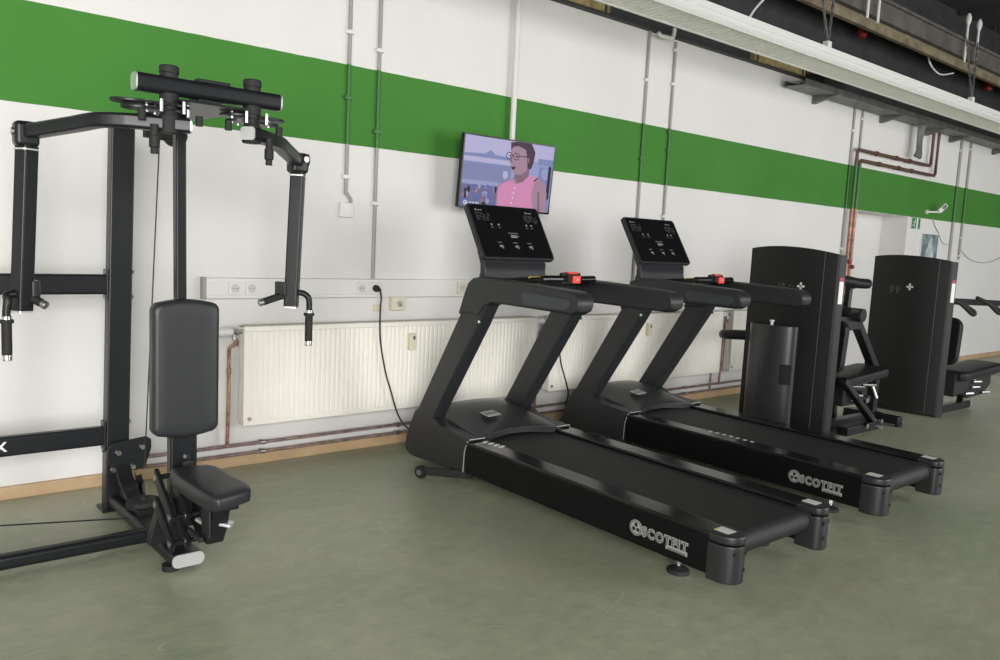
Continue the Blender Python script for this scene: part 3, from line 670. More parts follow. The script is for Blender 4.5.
# ================================================================== TREADMILLS (local frame: x across, -y = u along the belt towards the room)
def treadmill():
    t = thing('treadmill', (2.725, -1.02, 0), '', 'treadmill', 'black treadmills'); t['local'] = 1
    Wt = 0.80
    def uz(pts): return [(-u, z) for u, z in pts]
    # shroud beside the motor, left and right
    sh = [(-.615, .105), (-.605, .16), (-.575, .235), (-.515, .345), (-.49, .358), (-.30, .328), (-.25, .300), (0.045, .278), (.022, .255), (.004, .22), (0, .085), (-.05, .078), (-.50, .052), (-.56, .057), (-.60, .075)]
    for a, c in ((0.0, 0.095), (0.705, 0.80)):
        b = BM(); prism(b, uz(sh), 0, a, c, 0.010); s = link('front_shroud', b, GREY_PLASTIC, t)
        vs = a if a < .3 else c
        o = -1 if a < .3 else 1
        b = BM()
        for u, z in ((-.515, .265), (-.49, .145), (-.17, .20)): cyl(b, (vs, -u, z), (vs + o * 0.0012, -u, z), 0.006, 10)
        link_each('screw_hole', b, HOLE, s)
        b = BM(); sweep(b, [(vs + o * .001, 0.005, .085), (vs + o * .001, 0.0, .20), (vs + o * .001, -.02, .262), (vs + o * .001, -.032, .272)], rrect(.005, .004, .001, 1)); sweep(b, [(vs - o * .004, -.036, .2795), (vs - o * .115, -.036, .2795)], rrect(.005, .004, .001, 1)); link_each('silver_edge', b, ALU, s)
    # hood
    b = BM(); t2 = BM(); NU, NV = 16, 20; g = []
    prof = [(-.600, .10), (-.598, .20), (-.57, .30), (-.51, .350), (-.43, .372), (-.33, .372), (-.22, .355), (-.12, .330), (-.04, .306), (.02, .288), (.05, .272), (.05, .235)]
    for (u, z) in prof:
        row = []
        for j in range(NV + 1):
            v = 0.09 + 0.62 * j / NV; s = (v - .4) / .31
            f = (u + .6) / .65
            du = -0.095 * (1 - s * s) * max(0, f) ** 2
            side = .34 + (.27 - .34) * min(1, max(0, (u + .45) / .5))
            zz = z if z < .21 and u < -.5 else z + (0.02 * (1 - s * s)) - (max(0, z - side) * 0.9) * abs(s) ** 3
            if j == 0: row.append(t2.verts.new((v, -(u + du), .10)))
            row.append(t2.verts.new((v, -(u + du), zz)))
            if j == NV: row.append(t2.verts.new((v, -(u + du), .10)))
        g.append(row)
    for A, B in zip(g, g[1:]):
        for j in range(NV + 2): t2.faces.new((A[j], A[j + 1], B[j + 1], B[j]))
    bmesh.ops.recalc_face_normals(t2, faces=t2.faces)
    merge(b, t2); h = link('motor_hood', b, HOODM, t, ang=0.9)
    b = BM(); prs = []
    for j in range(21):
        v = 0.125 + 0.55 * j / 20; s = (v - .4) / .31; prs.append((v, -(.062 - 0.095 * (1 - s * s)), .277 + .012 * (1 - s * s)))
    sweep(b, prs, rrect(.022, .008, .003, 2)); link('curved_edge_strip', b, CAP, h)
    b = BM(); obox(b, (.31, .16, .3625), (1, 0.12, .02), (-0.12, 1, 0.17), (0, -0.17, 1), .11, .075, .004, .001); pl = link('name_plate', b, SILVER_PRINT, h); pl['label'] = 'small silver plate'
    b = BM()
    for k in range(4): obox(b, (.275 + .024 * k, .156 + .0028 * k, .3648), (1, .12, .02), (-.12, 1, .17), (0, -.17, 1), .015, .03, .001)
    link('plate_mark', b, GREY_PRINT, pl)
    # side panels, rails
    for a, c, o in ((0.004, 0.10, -1), (0.70, 0.796, 1)):
        b = BM(); prism(b, uz([(.003, .083), (.003, .243), (1.66, .243), (1.66, .083)]), 0, a, c, 0.004); s = link('side_panel', b, SIDE, t)
        vs = a if o < 0 else c
        # lettering plate: silver outline with black letters
        ex = (0, o, 0) if False else ((0, -1, 0) if o < 0 else (0, 1, 0))
        u0 = 1.235 if o < 0 else 1.575
        def LM(du, z, lift): return basis(ex, (0, 0, 1), (vs + o * (0.0008 + lift), -(u0 + du) if o < 0 else -(u0 - du), z))
        bb = BM(); add_text(bb, 'SCOTFIT', .060, LM(.070, .136, 0) @ Matrix.Diagonal((.90, 1, 1, 1)), offset=.0040, spacing=1.22)
        cyl(bb, (vs + o * 0.0002, -(u0 + .035) if o < 0 else -(u0 - .035), .160), (vs + o * 0.0015, -(u0 + .035) if o < 0 else -(u0 - .035), .160), .036, 24)
        pa, pb = (u0 + .205, u0 + .318) if o < 0 else (u0 - .205, u0 - .318)
        box(bb, min(vs + o * .0002, vs + o * .0015), max(vs + o * .0002, vs + o * .0015), min(-pa, -pb), max(-pa, -pb), .120, .139)
        lg = link('logo_plate', bb, SILVER_PRINT, s)
        bb = BM(); add_text(bb, 'SCOTFIT', .060, LM(.070, .136, .0016) @ Matrix.Diagonal((.90, 1, 1, 1)), offset=-.0012, spacing=1.22)
        uc = -(u0 + .035) if o < 0 else -(u0 - .035)
        for k in range(3):
            q = PI / 2 + k * 2 * PI / 3
            cyl(bb, (vs + o * .0015, uc + .014 * math.cos(q), .160 + .014 * math.sin(q)), (vs + o * .0023, uc + .014 * math.cos(q), .160 + .014 * math.sin(q)), .0095, 14)
        for k in range(28):
            q0, q1 = 2 * PI * k / 28, 2 * PI * (k + 1) / 28
            vv = [bb.verts.new((vs + o * .0022, uc + r * math.cos(q), .160 + r * math.sin(q))) for r, q in ((.029, q0), (.029, q1), (.032, q1), (.032, q0))]; bb.faces.new(vv)
        for k in range(2): box(bb, min(vs + o * .0015, vs + o * .0022), max(vs + o * .0015, vs + o * .0022), min(-pa, -pb) + .008, max(-pa, -pb) - .008, .121 + .006 * k, .1235 + .006 * k)
        link('lettering', bb, BLACK_PRINT, lg)
    for a, c in ((-0.004, 0.125), (0.675, 0.804)):
        b = BM(); prism(b, uz([(.0, .243), (.0, .266), (1.665, .266), (1.665, .243)]), 0, a, c, 0.009, 3); link('side_rail', b, GLOSS, t)
        b = BM(); lo, hi = (a + 0.004, a + 0.008) if a < .3 else (c - 0.008, c - 0.004)
    # belt around the rollers
    b = BM()
    loop = [(-.02, .246), (1.675, .246)]
    for i in range(1, 12):
        q = PI / 2 - PI * i / 12; loop.append((1.675 + .052 * math.cos(q), .194 + .052 * math.sin(q)))
    loop += [(1.675, .142), (-.02, .142)]
    prism(b, uz(loop), 0, .118, .682); link('running_belt', b, BELT, t)
    b = BM(); box(b, .10, .70, -1.62, 0.5, .10, .138, .004); box(b, .12, .68, -.1, .48, .085, .24); link('deck_frame', b, RUBBER, t)
    # rear caps
    for sgn, v0 in ((1, 0.0), (-1, 0.80)):
        def V(x): return v0 + sgn * x
        pl = [(V(-.004), -1.650), (V(-.004), -1.700), (V(.003), -1.730), (V(.018), -1.755), (V(.04), -1.770), (V(.065), -1.776), (V(.088), -1.772), (V(.108), -1.757), (V(.118), -1.735), (V(.118), -1.650)]
        b = BM(); prism(b, pl, 2, .066, .226, 0.008); cp = link('rear_cap', b, CAP, t)
        b = BM(); prism(b, pl, 2, .229, .270, 0.012, 3); link('cap_lid', b, CAP, cp)
        b = BM()
        for (x, y, z) in ((.030, -1.762, .195), (.085, -1.7715, .195), (.080, -1.7725, .125)):
            cyl(b, (V(x), y + .002, z), (V(x), y - .004, z), .009, 12)
        link_each('screw_hole', b, HOLE, cp)
        b = BM(); cyl(b, (V(.117), -1.675, .194), (V(.128), -1.675, .194), .060, 24, bev=.003); link('roller_hub', b, RUBBER, cp)
        b = BM(); obox(b, (V(.058), -1.690, .2705), (1, 0, 0), (0, 1, 0), (0, 0, 1), .058, .07, .001); lb = link('warning_label', b, PAPER, cp)
        if sgn > 0:
            b = BM(); obox(b, (V(.041), -1.662, .2713), (1, 0, 0), (0, 1, 0), (0, 0, 1), .022, .012, .0006); link('yellow_corner', b, YEL, lb)
        # levelling foot
        b = BM(); cyl(b, (V(.085), -1.455, .02), (V(.085), -1.455, .10), .009, 12); cyl(b, (V(.085), -1.455, .045), (V(.085), -1.455, .062), .016, 6); ft = link('foot', b, CHROME, t)
        b = BM(); lathe(b, (V(.085), -1.455, 0), (0, 0, 1), [(.05, 0), (.05, .008), (.045, .016), (.022, .026), (.012, .03)]); link('foot_disc', b, RUBBER, ft)
    # uprights and handrails
    up = [(-.508, .335), (-.42, .325), (-.335, .315), (.065, .93), (.15, 1.075), (.03, 1.10), (-.05, 1.07)]
    hr = [(-.120, .975), (-.062, 1.115), (-.036, 1.165), (.005, 1.192), (.07, 1.203), (.45, 1.192), (.78, 1.180), (.815, 1.168), (.838, 1.142), (.843, 1.115), (.83, 1.085), (.79, 1.065), (.28, 1.068), (.18, 1.066), (.12, 1.04), (.075, .985), (.0, .995)]
    for a, c in ((0.002, 0.098), (0.702, 0.798)):
        b = BM(); prism(b, uz(up), 0, a, c, 0.014, 3); u_ = link('upright', b, GREY_PLASTIC, t)
        vs = a if a < .3 else c; o = -1 if a < .3 else 1
        b = BM(); prism(b, uz(hr), 0, a - .010, c + .004, 0.018, 3); hd = link('handrail', b, GREY_PLASTIC, t)
        fs = vs + o * .0105
        b = BM(); prism(b, uz([(.43, 1.108), (.46, 1.085), (.75, 1.085), (.785, 1.10), (.79, 1.122), (.775, 1.138), (.46, 1.15), (.435, 1.14)]), 0, min(fs, fs + o * .003), max(fs, fs + o * .003), 0.001); link('grip_pad', b, SMOKED, hd)
        b = BM(); cyl(b, (vs, -.075, .955), (vs + o * .003, -.075, .955), .009, 12); link_each('bolt', b, CHROME, u_)
    # dashboard crossbar between the handrails
    b = BM(); prism(b, uz([(-.10, 1.105), (-.125, 1.14), (-.12, 1.17), (-.03, 1.19), (.02, 1.175), (.13, 1.182), (.16, 1.17), (.165, 1.11), (.13, 1.085), (-.06, 1.085)]), 0, .085, .715, 0.012); da = link('dashboard', b, GREY_PLASTIC, t)
    for v in (.20, .60):
        b = BM(); lathe(b, (v, -.03, 1.168), (0, 0, 1), [(.045, 0), (.045, .022), (.038, .022), (.036, .010), (.0001, .010)]); link('cup_holder', b, RUBBER, da)
        b = BM(); tube(b, smooth([(.13, -.10, 1.175), (.14, -.24, 1.195), (.19, -.335, 1.205), (.30, -.36, 1.212), (.50, -.36, 1.212), (.61, -.335, 1.205), (.66, -.24, 1.195), (.67, -.10, 1.175)]), .017, 12); hb = link('pulse_bar', b, RUBBER, t)
    b = BM(); tube(b, [(.160, -.292, 1.202), (.178, -.318, 1.204), (.200, -.336, 1.2055)], .0185, 12); link('yellow_sticker', b, YEL, hb)
    for xa, xb in ((.20, .33), (.47, .60)):
        b = BM(); tube(b, [(xa, -.345 if xa < .3 else -.362, 1.210), (xb, -.362 if xa < .3 else -.345, 1.212)], .021, 12); link('pulse_grip', b, GLOSS, hb)
    b = BM(); box(b, .365, .445, -.385, -.325, 1.195, 1.240, .006); cyl(b, (.335, -.355, 1.235), (.475, -.355, 1.235), .012); link('stop_switch', b, RUBBER, t)
    b = BM(); box(b, .385, .445, -.402, -.384, 1.190, 1.232, .005); box(b, .37, .45, -.375, -.345, 1.240, 1.252, .004); k_ = link('safety_key', b, RED, t)
    b = BM(); box(b, .408, .422, -.4035, -.402, 1.206, 1.216, .0003); link('key_mark', b, SILVER_PRINT, k_)
    # console
    top, bot = Vector((.40, .265, 1.605)), Vector((.40, .070, 1.292))
    cu = (top - bot).normalized(); cn = Vector((1, 0, 0)).cross(cu); H = (top - bot).length; cc = (top + bot) / 2
    b = BM()
    prism(b, rrect(.560, H, .022, 4), 2, -.018, .016, 0.006)
    M = basis((1, 0, 0), cu, cc)
    b.transform(M); co = link('console', b, GREY_PLASTIC, t)
    b = BM(); prism(b, rrect(.530, H - .02, .016, 4), 2, .016, .0185); b.transform(M); sc = link('display_glass', b, GLOSS, co)
    b = BM()
    for k in range(6):
        for sx, L in ((-.235, .10), (.135, .10)):
            n = 0.0
            while n < L - .01:
                wv = random.uniform(.008, .02)
                if random.random() < .8: box(b, sx + n, sx + n + wv, .118 - .0095 * k, .1215 - .0095 * k, .0186, .0189)
                n += wv + .004
    link('printed_text', b, GREY_PRINT, sc)
    b = BM()
    for x, y in ((-.225, .140), (.165, .140)):
        cyl(b, (x, y, .0186), (x, y, .0190), .008, 14); box(b, x + .014, x + .045, y - .003, y + .003, .0186, .0190)
    for x, y in ((-.14, .045), (-.085, .045), (.135, .05), (.175, .05)):
        cyl(b, (x, y, .0186), (x, y, .0190), .008, 8); box(b, x - .009, x + .009, y - .021, y - .018, .0186, .0190)
    box(b, -.035, .045, -.012, -.008, .0186, .0190); box(b, -.02, .025, -.042, -.022, .0186, .0190); box(b, .03, .04, -.035, -.025, .0186, .0190)
    for x in (-.12, 0, .11):
        box(b, x - .02, x + .015, -.078, -.074, .0186, .0190); box(b, x - .012, x + .016, -.108, -.094, .0186, .0190); cyl(b, (x + .01, -.112, .0186), (x + .01, -.112, .0190), .006, 8)
    b.transform(M) if False else None
    ic = link('display_icons', b, GREY_PRINT2, sc); 
    for ob in (ic, [c for c in sc.children if c.name.startswith('printed_text')][0]): ob.data.transform(M)
    b = BM()
    t2 = BM(); ring = []
    for (u, z, hw, th) in ((-.085, 1.165, .25, .085), (-.085, 1.22, .238, .06), (-.085, 1.27, .245, .040), (-.125, 1.34, .245, .025)):
        c = Vector((.372, -u, z)); ring.append([t2.verts.new(c + Vector((x, 0, 0)) + Vector((0, y, 0))) for x, y in rrect(hw * 2, th, th * .35, 3)])
    for A, B in zip(ring, ring[1:]):
        for i in range(len(A)): t2.faces.new((A[i], A[(i + 1) % len(A)], B[(i + 1) % len(A)], B[i]))
    t2.faces.new(ring[0][::-1]); t2.faces.new(ring[-1]); bmesh.ops.recalc_face_normals(t2, faces=t2.faces); merge(b, t2); link('console_neck', b, GREY_PLASTIC, t)
    # transport wheel arm under the front
    for sgn, v0 in ((1, 0.0), (-1, 0.80)):
        def V(x): return v0 + sgn * x
        b = BM(); sweep(b, [(V(.03), -.01, .070), (V(-.02), .06, .066), (V(-.10), .235, .046)], rrect(.028, .044, .004, 2)); box(b, min(V(.01), V(.06)), max(V(.01), V(.06)), -.02, .06, .05, .10, .004); a_ = link('wheel_arm', b, RUBBER, t)
        b = BM(); cyl(b, (V(-.13), .255, .038), (V(-.10), .262, .038), .038, 24, bev=.004); wl = link('transport_wheel', b, RUBBER, a_)
        b = BM(); cyl(b, (V(-.135), .2535, .038), (V(-.095), .2635, .038), .018, 14); link('wheel_hub', b, STEEL, wl)
    return t
GREY_PRINT2 = mat('grey_display_print', (0.20, 0.21, 0.22), 0.4)
T1 = treadmill(); T1['label'] = 'nearer black treadmill, in front of the television, closest to the viewer'
T2 = copy_tree(T1); T2.location = (4.152, -0.962, 0); T2['label'] = 'farther black treadmill, between the near treadmill and the black cabinet'
def add_glints(root, pts, w_, l_):  # reflected light on the side rails, painted as flat white pieces
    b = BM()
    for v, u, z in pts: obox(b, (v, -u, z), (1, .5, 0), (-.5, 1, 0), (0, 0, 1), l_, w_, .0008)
    link('rail_stripe', b, GLINT_WHITE, root)
add_glints(T1, [(.088 + .006 * k, .075 + .042 * k, .2668) for k in range(4)], .022, .05)
add_glints(T2, [(.108, .62 + .05 * k, .2668) for k in range(7)], .022, .022)

# ================================================================== PEC FLY MACHINE AT LEFT
t = thing('pec_fly_machine', (1.06, -0.395, 0), 'black pec fly machine with padded seat and two swing arms, at left', 'exercise machine')
PX = 1.062
b = BM(); sweep(b, [(PX - .026, -.40, .012), (PX + .012, -.40, 1.845)], rrect(.104, .08, .008, 2), up=(0, 1, 0)); po = link('post', b, POWDER, t)
b = BM()
for z in (1.165, 1.045, .43, .30):
    for sx in (-1, 1): px_ = PX - .026 + .021 * z; cyl(b, (px_ + sx * .050, -.405, z), (px_ + sx * .064, -.405, z), .011, 6)
link_each('bolt', b, STEEL, po)
b = BM(); box(b, PX - .095, PX + .045, -.46, -.34, 0, .014, .003); link('base_plate', b, POWDER, po)
for z, h, nm in ((1.105, .095, 'upper_rail'), (.370, .092, 'lower_rail')):
    b = BM(); sweep(b, [(-1.0, -.395, z), (PX - .07 + .021 * z, -.395, z)], rrect(.05, h, .012)); rl = link(nm, b, POWDER, t)
    b = BM(); obox(b, (PX - .080 + .021 * z, -.395, z), (1, 0, 0), (0, 1, 0), (0, 0, 1), .012, .07, h + .05, .003); link('flange', b, POWDER, rl)
b = BM(); add_text(b, 'X', .06, basis((1, 0, 0), (0, 0, 1), (.535, -.4215, .352)), offset=.002); link('rail_lettering', b, PAPER, [c for c in t.children if c.name.startswith('lower_rail')][0])
b = BM(); sweep(b, [(-1.0, -.97, .048), (PX - .05, -.97, .048)], rrect(.06, .06, .02)); link('floor_rail', b, POWDER, t)
b = BM(); sweep(b, [(PX, -.40, .048), (1.082, -1.325, .046)], rrect(.135, .058, .026, 5)); fb = link('base_beam', b, POWDER, t)
b = BM(); sweep(b, [(1.082, -1.325, .046), (1.0821, -1.331, .046)], rrect(.130, .054, .024, 5)); link('end_cap', b, ALU, fb)
b = BM(); cyl(b, (PX - .035, -1.28, 0), (PX - .035, -1.28, .024), .034, 18); link('floor_foot', b, RUBBER, fb)
# curved brace from post to base beam
b = BM(); sweep(b, smooth([(PX - .01, -.43, .31), (PX - .008, -.47, .22), (PX, -.56, .13), (PX + .005, -.70, .09), (PX + .01, -.80, .085)]), rrect(.07, .03, .006, 2)); link('curved_brace', b, POWDER, t)
# pulley plate and pulley
b = BM(); prism(b, [(.985, .315), (1.01, .345), (1.165, .362), (1.188, .345), (1.188, .30), (1.165, .225), (1.14, .20), (1.04, .195), (1.005, .215), (.985, .27)], 1, -.475, -.462, .004); pp = link('pulley_plate', b, POWDER, t)
b = BM()
for x, z in ((1.035, .295), (1.145, .312), (1.01, .215), (1.10, .218)): cyl(b, (x, -.475, z), (x, -.487, z), .013, 6); 
link_each('bolt', b, CHROME, pp)
b = BM(); cyl(b, (1.06, -.52, .10), (1.11, -.53, .10), .058, 24, bev=.006); cyl(b, (1.05, -.518, .10), (1.12, -.532, .10), .02, 12); pw = link('pulley', b, RUBBER, t)
b = BM(); box(b, 1.035, 1.13, -.56, -.47, .085, .12, .004); prism(b, [(-.60, .09), (-.45, .09), (-.47, .17), (-.53, .19), (-.58, .16)], 0, 1.115, 1.125, .002); link('pulley_bracket', b, POWDER, t)
b = BM(); cyl(b, (1.085, -.70, .085), (1.085, -.70, .12), .075, 24, bev=.006); cyl(b, (1.085, -.70, .12), (1.085, -.70, .135), .02, 10); link('floor_pulley', b, RUBBER, t)
b = BM(); tube(b, [(1.105, -.50, .20), (1.105, -.50, .12)], .003, 6); link('pulley_cable', b, CHROME, t)
b = BM(); tube(b, [(1.04, -.75, .055), (-1.0, -.75, .31)], .0035, 6); link('low_cable', b, RUBBER, t)
b = BM(); tube(b, [(1.108, -.86, 1.79), (1.062, -.80, .30)], .0028, 6); link('vertical_cable', b, RUBBER, t)
# top frame
b = BM(); sweep(b, [(PX + .01, -.36, 1.862), (1.115, -1.44, 1.868)], rrect(.085, .036, .008)); link('top_beam', b, POWDER, t)
b = BM(); prism(b, [(1.02, -.40), (1.14, -.40), (1.26, -1.40), (1.24, -1.50), (.99, -1.50), (.97, -1.40)], 2, 1.848, 1.856, .002); link('top_plate', b, POWDER, t)
b = BM(); sweep(b, [(1.07, -.95, 1.78), (1.16, -.98, 1.78)], rrect(.06, .05, .012)); cyl(b, (1.155, -.885, 1.785), (1.155, -.935, 1.785), .048, 20, bev=.005); box(b, 1.02, 1.06, -.97, -.92, 1.76, 1.85, .004); link('top_pulley', b, RUBBER, t)
CY, CZ = -1.425, 1.905
b = BM(); sweep(b, [(.852, CY, CZ), (1.388, CY, CZ)], rrect(.07, .064, .020, 5)); cr = link('crossbeam', b, POWDER, t)
for x in (.846, 1.388):
    b = BM(); sweep(b, [(x, CY, CZ), (x + .006, CY, CZ)], rrect(.068, .062, .019, 5)); link('end_cap', b, ALU, cr)
b = BM(); sweep(b, [(1.07, CY + .01, CZ + .036), (1.19, CY + .01, CZ + .036)], rrect(.06, .014, .006)); link('cable_guide', b, RUBBER, cr)
for nm, px, sgn in (('left', .969, -1), ('right', 1.283, 1)):
    py = CY
    b = BM(); lathe(b, (px, py, CZ + .028), (0, 0, 1), [(.032, 0), (.032, .016), (.035, .018), (.035, .040), (.031, .044)]); lathe(b, (px, py, CZ - .028), (0, 0, -1), [(.034, 0), (.034, .035), (.028, .037), (.028, .07), (.032, .072), (.032, .115)]); be = link('bearing', b, RUBBER, t)
    # cam discs
    ang = -0.15 * sgn
    pts = []
    for i in range(28):
        q = 2 * PI * i / 28; r = .105 + .035 * math.cos(q * 2)
        pts.append((px + (-.055 if sgn < 0 else .015) + r * (1.0 if sgn < 0 else .92) * math.cos(q), py + .03 + r * .85 * math.sin(q)))
    b = BM(); prism(b, pts, 2, 1.832, 1.842, .002); prism(b, [(px + (x - px) * .82, py + (y - py) * .82) for x, y in pts], 2, 1.812, 1.822, .002); cd = link('cam_disc', b, POWDER, t)
    b = BM()
    for q in (0.2, 1.1, 2.0, 2.9, 4.1, 5.2): cyl(b, (px + .075 * math.cos(q), py + .065 * math.sin(q), 1.805), (px + .075 * math.cos(q), py + .065 * math.sin(q), 1.848), .007, 8)
    link_each('bolt', b, STEEL, cd)
    b = BM()
    for dx, dy in ((-.10, -.02), (.10, -.03), (.02, .09)): cyl(b, (px + dx, py + dy, 1.772), (px + dx, py + dy, 1.808), .014, 10)
    link_each('stop_bumper', b, RUBBER, cd)
    # swing arm
    zA = 1.768
    tip = (.58, -1.0, 1.722) if sgn < 0 else (1.682, -1.0, 1.722)
    bend = (.775, -1.36, 1.768) if sgn < 0 else (1.425, -1.335, 1.765)
    st = (px + .07 * -sgn, py - .02, zA) if sgn < 0 else (px - .03, py - .04, zA)
    b = BM(); sweep(b, [st] + smooth([(Vector(st)).lerp(Vector(bend), .75), Vector(bend).lerp(Vector(tip), .08), Vector(bend).lerp(Vector(tip), .35)], 5) + [tip], rrect(.062, .052, .012)); ar = link('swing_arm', b, POWDER, t)
    d = (Vector(bend) - Vector(st)).normalized()
    b = BM(); sweep(b, [Vector(st) - d * .006, Vector(st)], rrect(.060, .050, .012)); link('end_cap', b, ALU, ar)
    b = BM(); cyl(b, (px, py, 1.735), (px, py, 1.80), .036, 20, bev=.004); link('arm_hub', b, RUBBER, ar)
    b = BM(); x, y = px + .06 * sgn, py - .03
    lathe(b, (x, y, 1.74), (0, 0, -1), [(.014, -.02), (.014, .02), (.018, .022), (.018, .06), (.013, .065), (.013, .085)]); link('range_pin', b, RUBBER, ar)
    # knuckle
    tx, ty, tz = tip
    b = BM(); box(b, tx - .042, tx + .042, ty - .04, ty + .04, tz - .055, tz + .040, .018, 3); kn = link('knuckle', b, POWDER, t)
    b = BM(); cyl(b, (tx - .048, ty - .0, tz + .0), (tx + .048, ty, tz), .015, 12); cyl(b, (tx + .02, ty - .043, tz + .01), (tx + .02, ty - .052, tz + .01), .014, 10); link_each('bolt', b, STEEL, kn)
    if sgn > 0:
        b = BM(); lathe(b, (tx + .046, ty, tz + .01), (1, -.3, 0), [(.028, 0), (.030, .008), (.012, .014)]); link('adjuster_knob', b, RUBBER, kn)
    # hanging tube
    zb = 1.048
    bx_, fw = (-.024 if sgn < 0 else -.018), (Vector((.5, -.86, 0)) if sgn < 0 else Vector((-.62, -.78, 0)))
    b = BM(); sweep(b, [(tx + .003, ty, tz - .05), (tx + bx_, ty, zb)], rrect(.062, .058, .008), up=fw); dt = link('hanging_tube', b, POWDER, t)
    b = BM(); sweep(b, [(tx + bx_, ty, zb), (tx + bx_, ty, zb - .008)], rrect(.058, .054, .006), up=fw); link('end_cap', b, ALU, dt)
    tx0 = tx; tx = tx + bx_
    b = BM(); sweep(b, [(tx0, ty, tz - .060), (tx0, ty, tz - .066)], rrect(.066, .062, .008), up=fw); link('collar', b, ALU, dt)
    # bent handle on the outer side
    hx = tx + sgn * .078 if sgn > 0 else tx - .055
    hy = ty - .03
    b = BM(); tube(b, smooth([(tx + sgn * .02, ty - .01, zb + .065), (tx + sgn * .05, ty - .02, zb + .062), (hx - sgn * .004, hy, zb + .04), (hx, hy, zb - .01), (hx, hy, zb - .05)], 6), .0145, 12); hl = link('handle', b, POWDER, dt)
    b = BM(); cyl(b, (hx, hy, zb - .045), (hx, hy, zb - .165), .018, 16); cyl(b, (hx, hy, zb - .030), (hx, hy, zb - .045), .025, 16, bev=.003); link('grip', b, RUBBER, hl)
    b = BM(); cyl(b, (hx, hy, zb - .165), (hx, hy, zb - .188), .0178, 16, bev=.003); cyl(b, (hx, hy, zb - .018), (hx, hy, zb - .030), .019, 16); link('chrome_ring', b, CHROME, hl)
    # stub handle on the inner side
    ex = tx - sgn * .033
    b = BM(); box(b, min(ex, ex - sgn * .03), max(ex, ex - sgn * .03), ty - .02, ty + .05, zb + .05, zb + .115, .006); link('stub_bracket', b, POWDER, dt)
    b = BM(); e2 = Vector((ex - sgn * (.105 if sgn > 0 else .03), ty + (.0 if sgn > 0 else -.03), zb + (.022 if sgn > 0 else .03)))
    cyl(b, (ex + sgn * .01, ty + .01, zb + .055), e2, .017, 14); sg = link('stub_handle', b, RUBBER, dt)
    b = BM(); dd = (e2 - Vector((ex, ty, zb + .05))).normalized(); cyl(b, e2, e2 + dd * .022, .017, 14, bev=.003); link('stub_cap', b, STEEL, sg)
# seat post, back pad
b = BM(); sweep(b, [(1.068, -1.235, 1.85), (1.078, -1.235, .62)], rrect(.040, .046, .006), up=(0, 1, 0)); link('pad_post', b, POWDER, t)
b = BM(); sweep(b, [(1.088, -1.225, .70), (1.088, -1.225, .16)], rrect(.108, .055, .01), up=(0, 1, 0)); sp = link('seat_post', b, POWDER, t)
b = BM(); cyl(b, (1.10, -1.252, .455), (1.10, -1.268, .455), .012, 6); link_each('bolt', b, CHROME, sp)
b = BM(); box(b, 1.075, 1.125, -1.275, -1.252, .40, .445, .006); link('clamp', b, RUBBER, sp)
b = BM(); M = Matrix.Translation((1.080, -1.283, .832)); pad(b, M, .262, .535, .060, .035, .002, .012, .012); bp = link('back_pad', b, VINYL, t, ang=1.2)
b = BM(); prism(b, [(.965, .085), (1.14, .085), (1.12, .17), (1.045, .30), (1.02, .30)], 1, -1.20, -1.15, .004); link('gusset', b, POWDER, t)
# seat: rounded wedge cushion
b = BM(); t2 = BM(); rings = []
out = []
cs = [(1.000, -1.315), (1.170, -1.335), (1.196, -1.700), (1.016, -1.762)]
def seat_ring(z, ins, bow):
    pts = []
    c = Vector((sum(p[0] for p in cs) / 4, sum(p[1] for p in cs) / 4))
    P = [Vector(p) for p in cs]
    for i in range(4):
        A, B = P[i], P[(i + 1) % 4]; e = (B - A); nn = Vector((e.y, -e.x)).normalized()
        if nn.dot((A + B) / 2 - c) < 0: nn = -nn
        for k in range(1, 10):
            f = k / 10; q = A.lerp(B, f) + nn * (0.012 * (1 - (2 * f - 1) ** 2)); q = c + (q - c) * (1 - ins / (q - c).length); pts.append((q.x, q.y))
    return [t2.verts.new((x, y, z + bow)) for x, y in pts]
for z, ins in ((.384, .012), (.388, .0), (.420, -.003), (.434, .004), (.441, .018), (.444, .05)): rings.append(seat_ring(z, ins, 0))
for A, B in zip(rings, rings[1:]):
    for i in range(len(A)): t2.faces.new((A[i], A[(i + 1) % len(A)], B[(i + 1) % len(A)], B[i]))
t2.faces.new(rings[0][::-1]); t2.faces.new(rings[-1]); bmesh.ops.recalc_face_normals(t2, faces=t2.faces); merge(b, t2); link('seat', b, VINYL, t, ang=1.2)
b = BM(); box(b, 1.05, 1.15, -1.68, -1.36, .352, .37, .004); prism(b, [(-1.60, .36), (-1.36, .36), (-1.34, .22), (-1.40, .17), (-1.52, .17), (-1.56, .24)], 0, 1.085, 1.155, .008); cgr = link('seat_carriage', b, POWDER, t)
b = BM(); box(b, 1.072, 1.082, -1.58, -1.50, .215, .345, .003); box(b, 1.035, 1.05, -1.585, -1.45, .21, .23, .003); link('slot_plate', b, RUBBER, cgr)
for ya, za, yb, zb_ in ((-1.24, .385, -1.42, .27), (-1.24, .27, -1.42, .165)):
    for x in (.985, 1.045):
        b = BM(); d = Vector((0, yb - ya, zb_ - za)); obox(b, (x, (ya + yb) / 2, (za + zb_) / 2), d, (1, 0, 0), d.cross(Vector((1, 0, 0))), d.length + .055, .020, .055, .008); ln = link('link_arm', b, POWDER, t)
        b = BM()
        for yy, zz in ((ya, za), (yb, zb_)): cyl(b, (x - .012, yy, zz), (x + .012, yy, zz), .015, 12)
        link_each('pivot_bolt', b, STEEL, ln)
for (yy, zz) in ((-1.24, .385), (-1.24, .27), (-1.42, .27), (-1.42, .165)):
    b = BM(); cyl(b, (.978, yy, zz), (1.12, yy, zz), .011, 12); link('pivot_rod', b, POWDER, t)
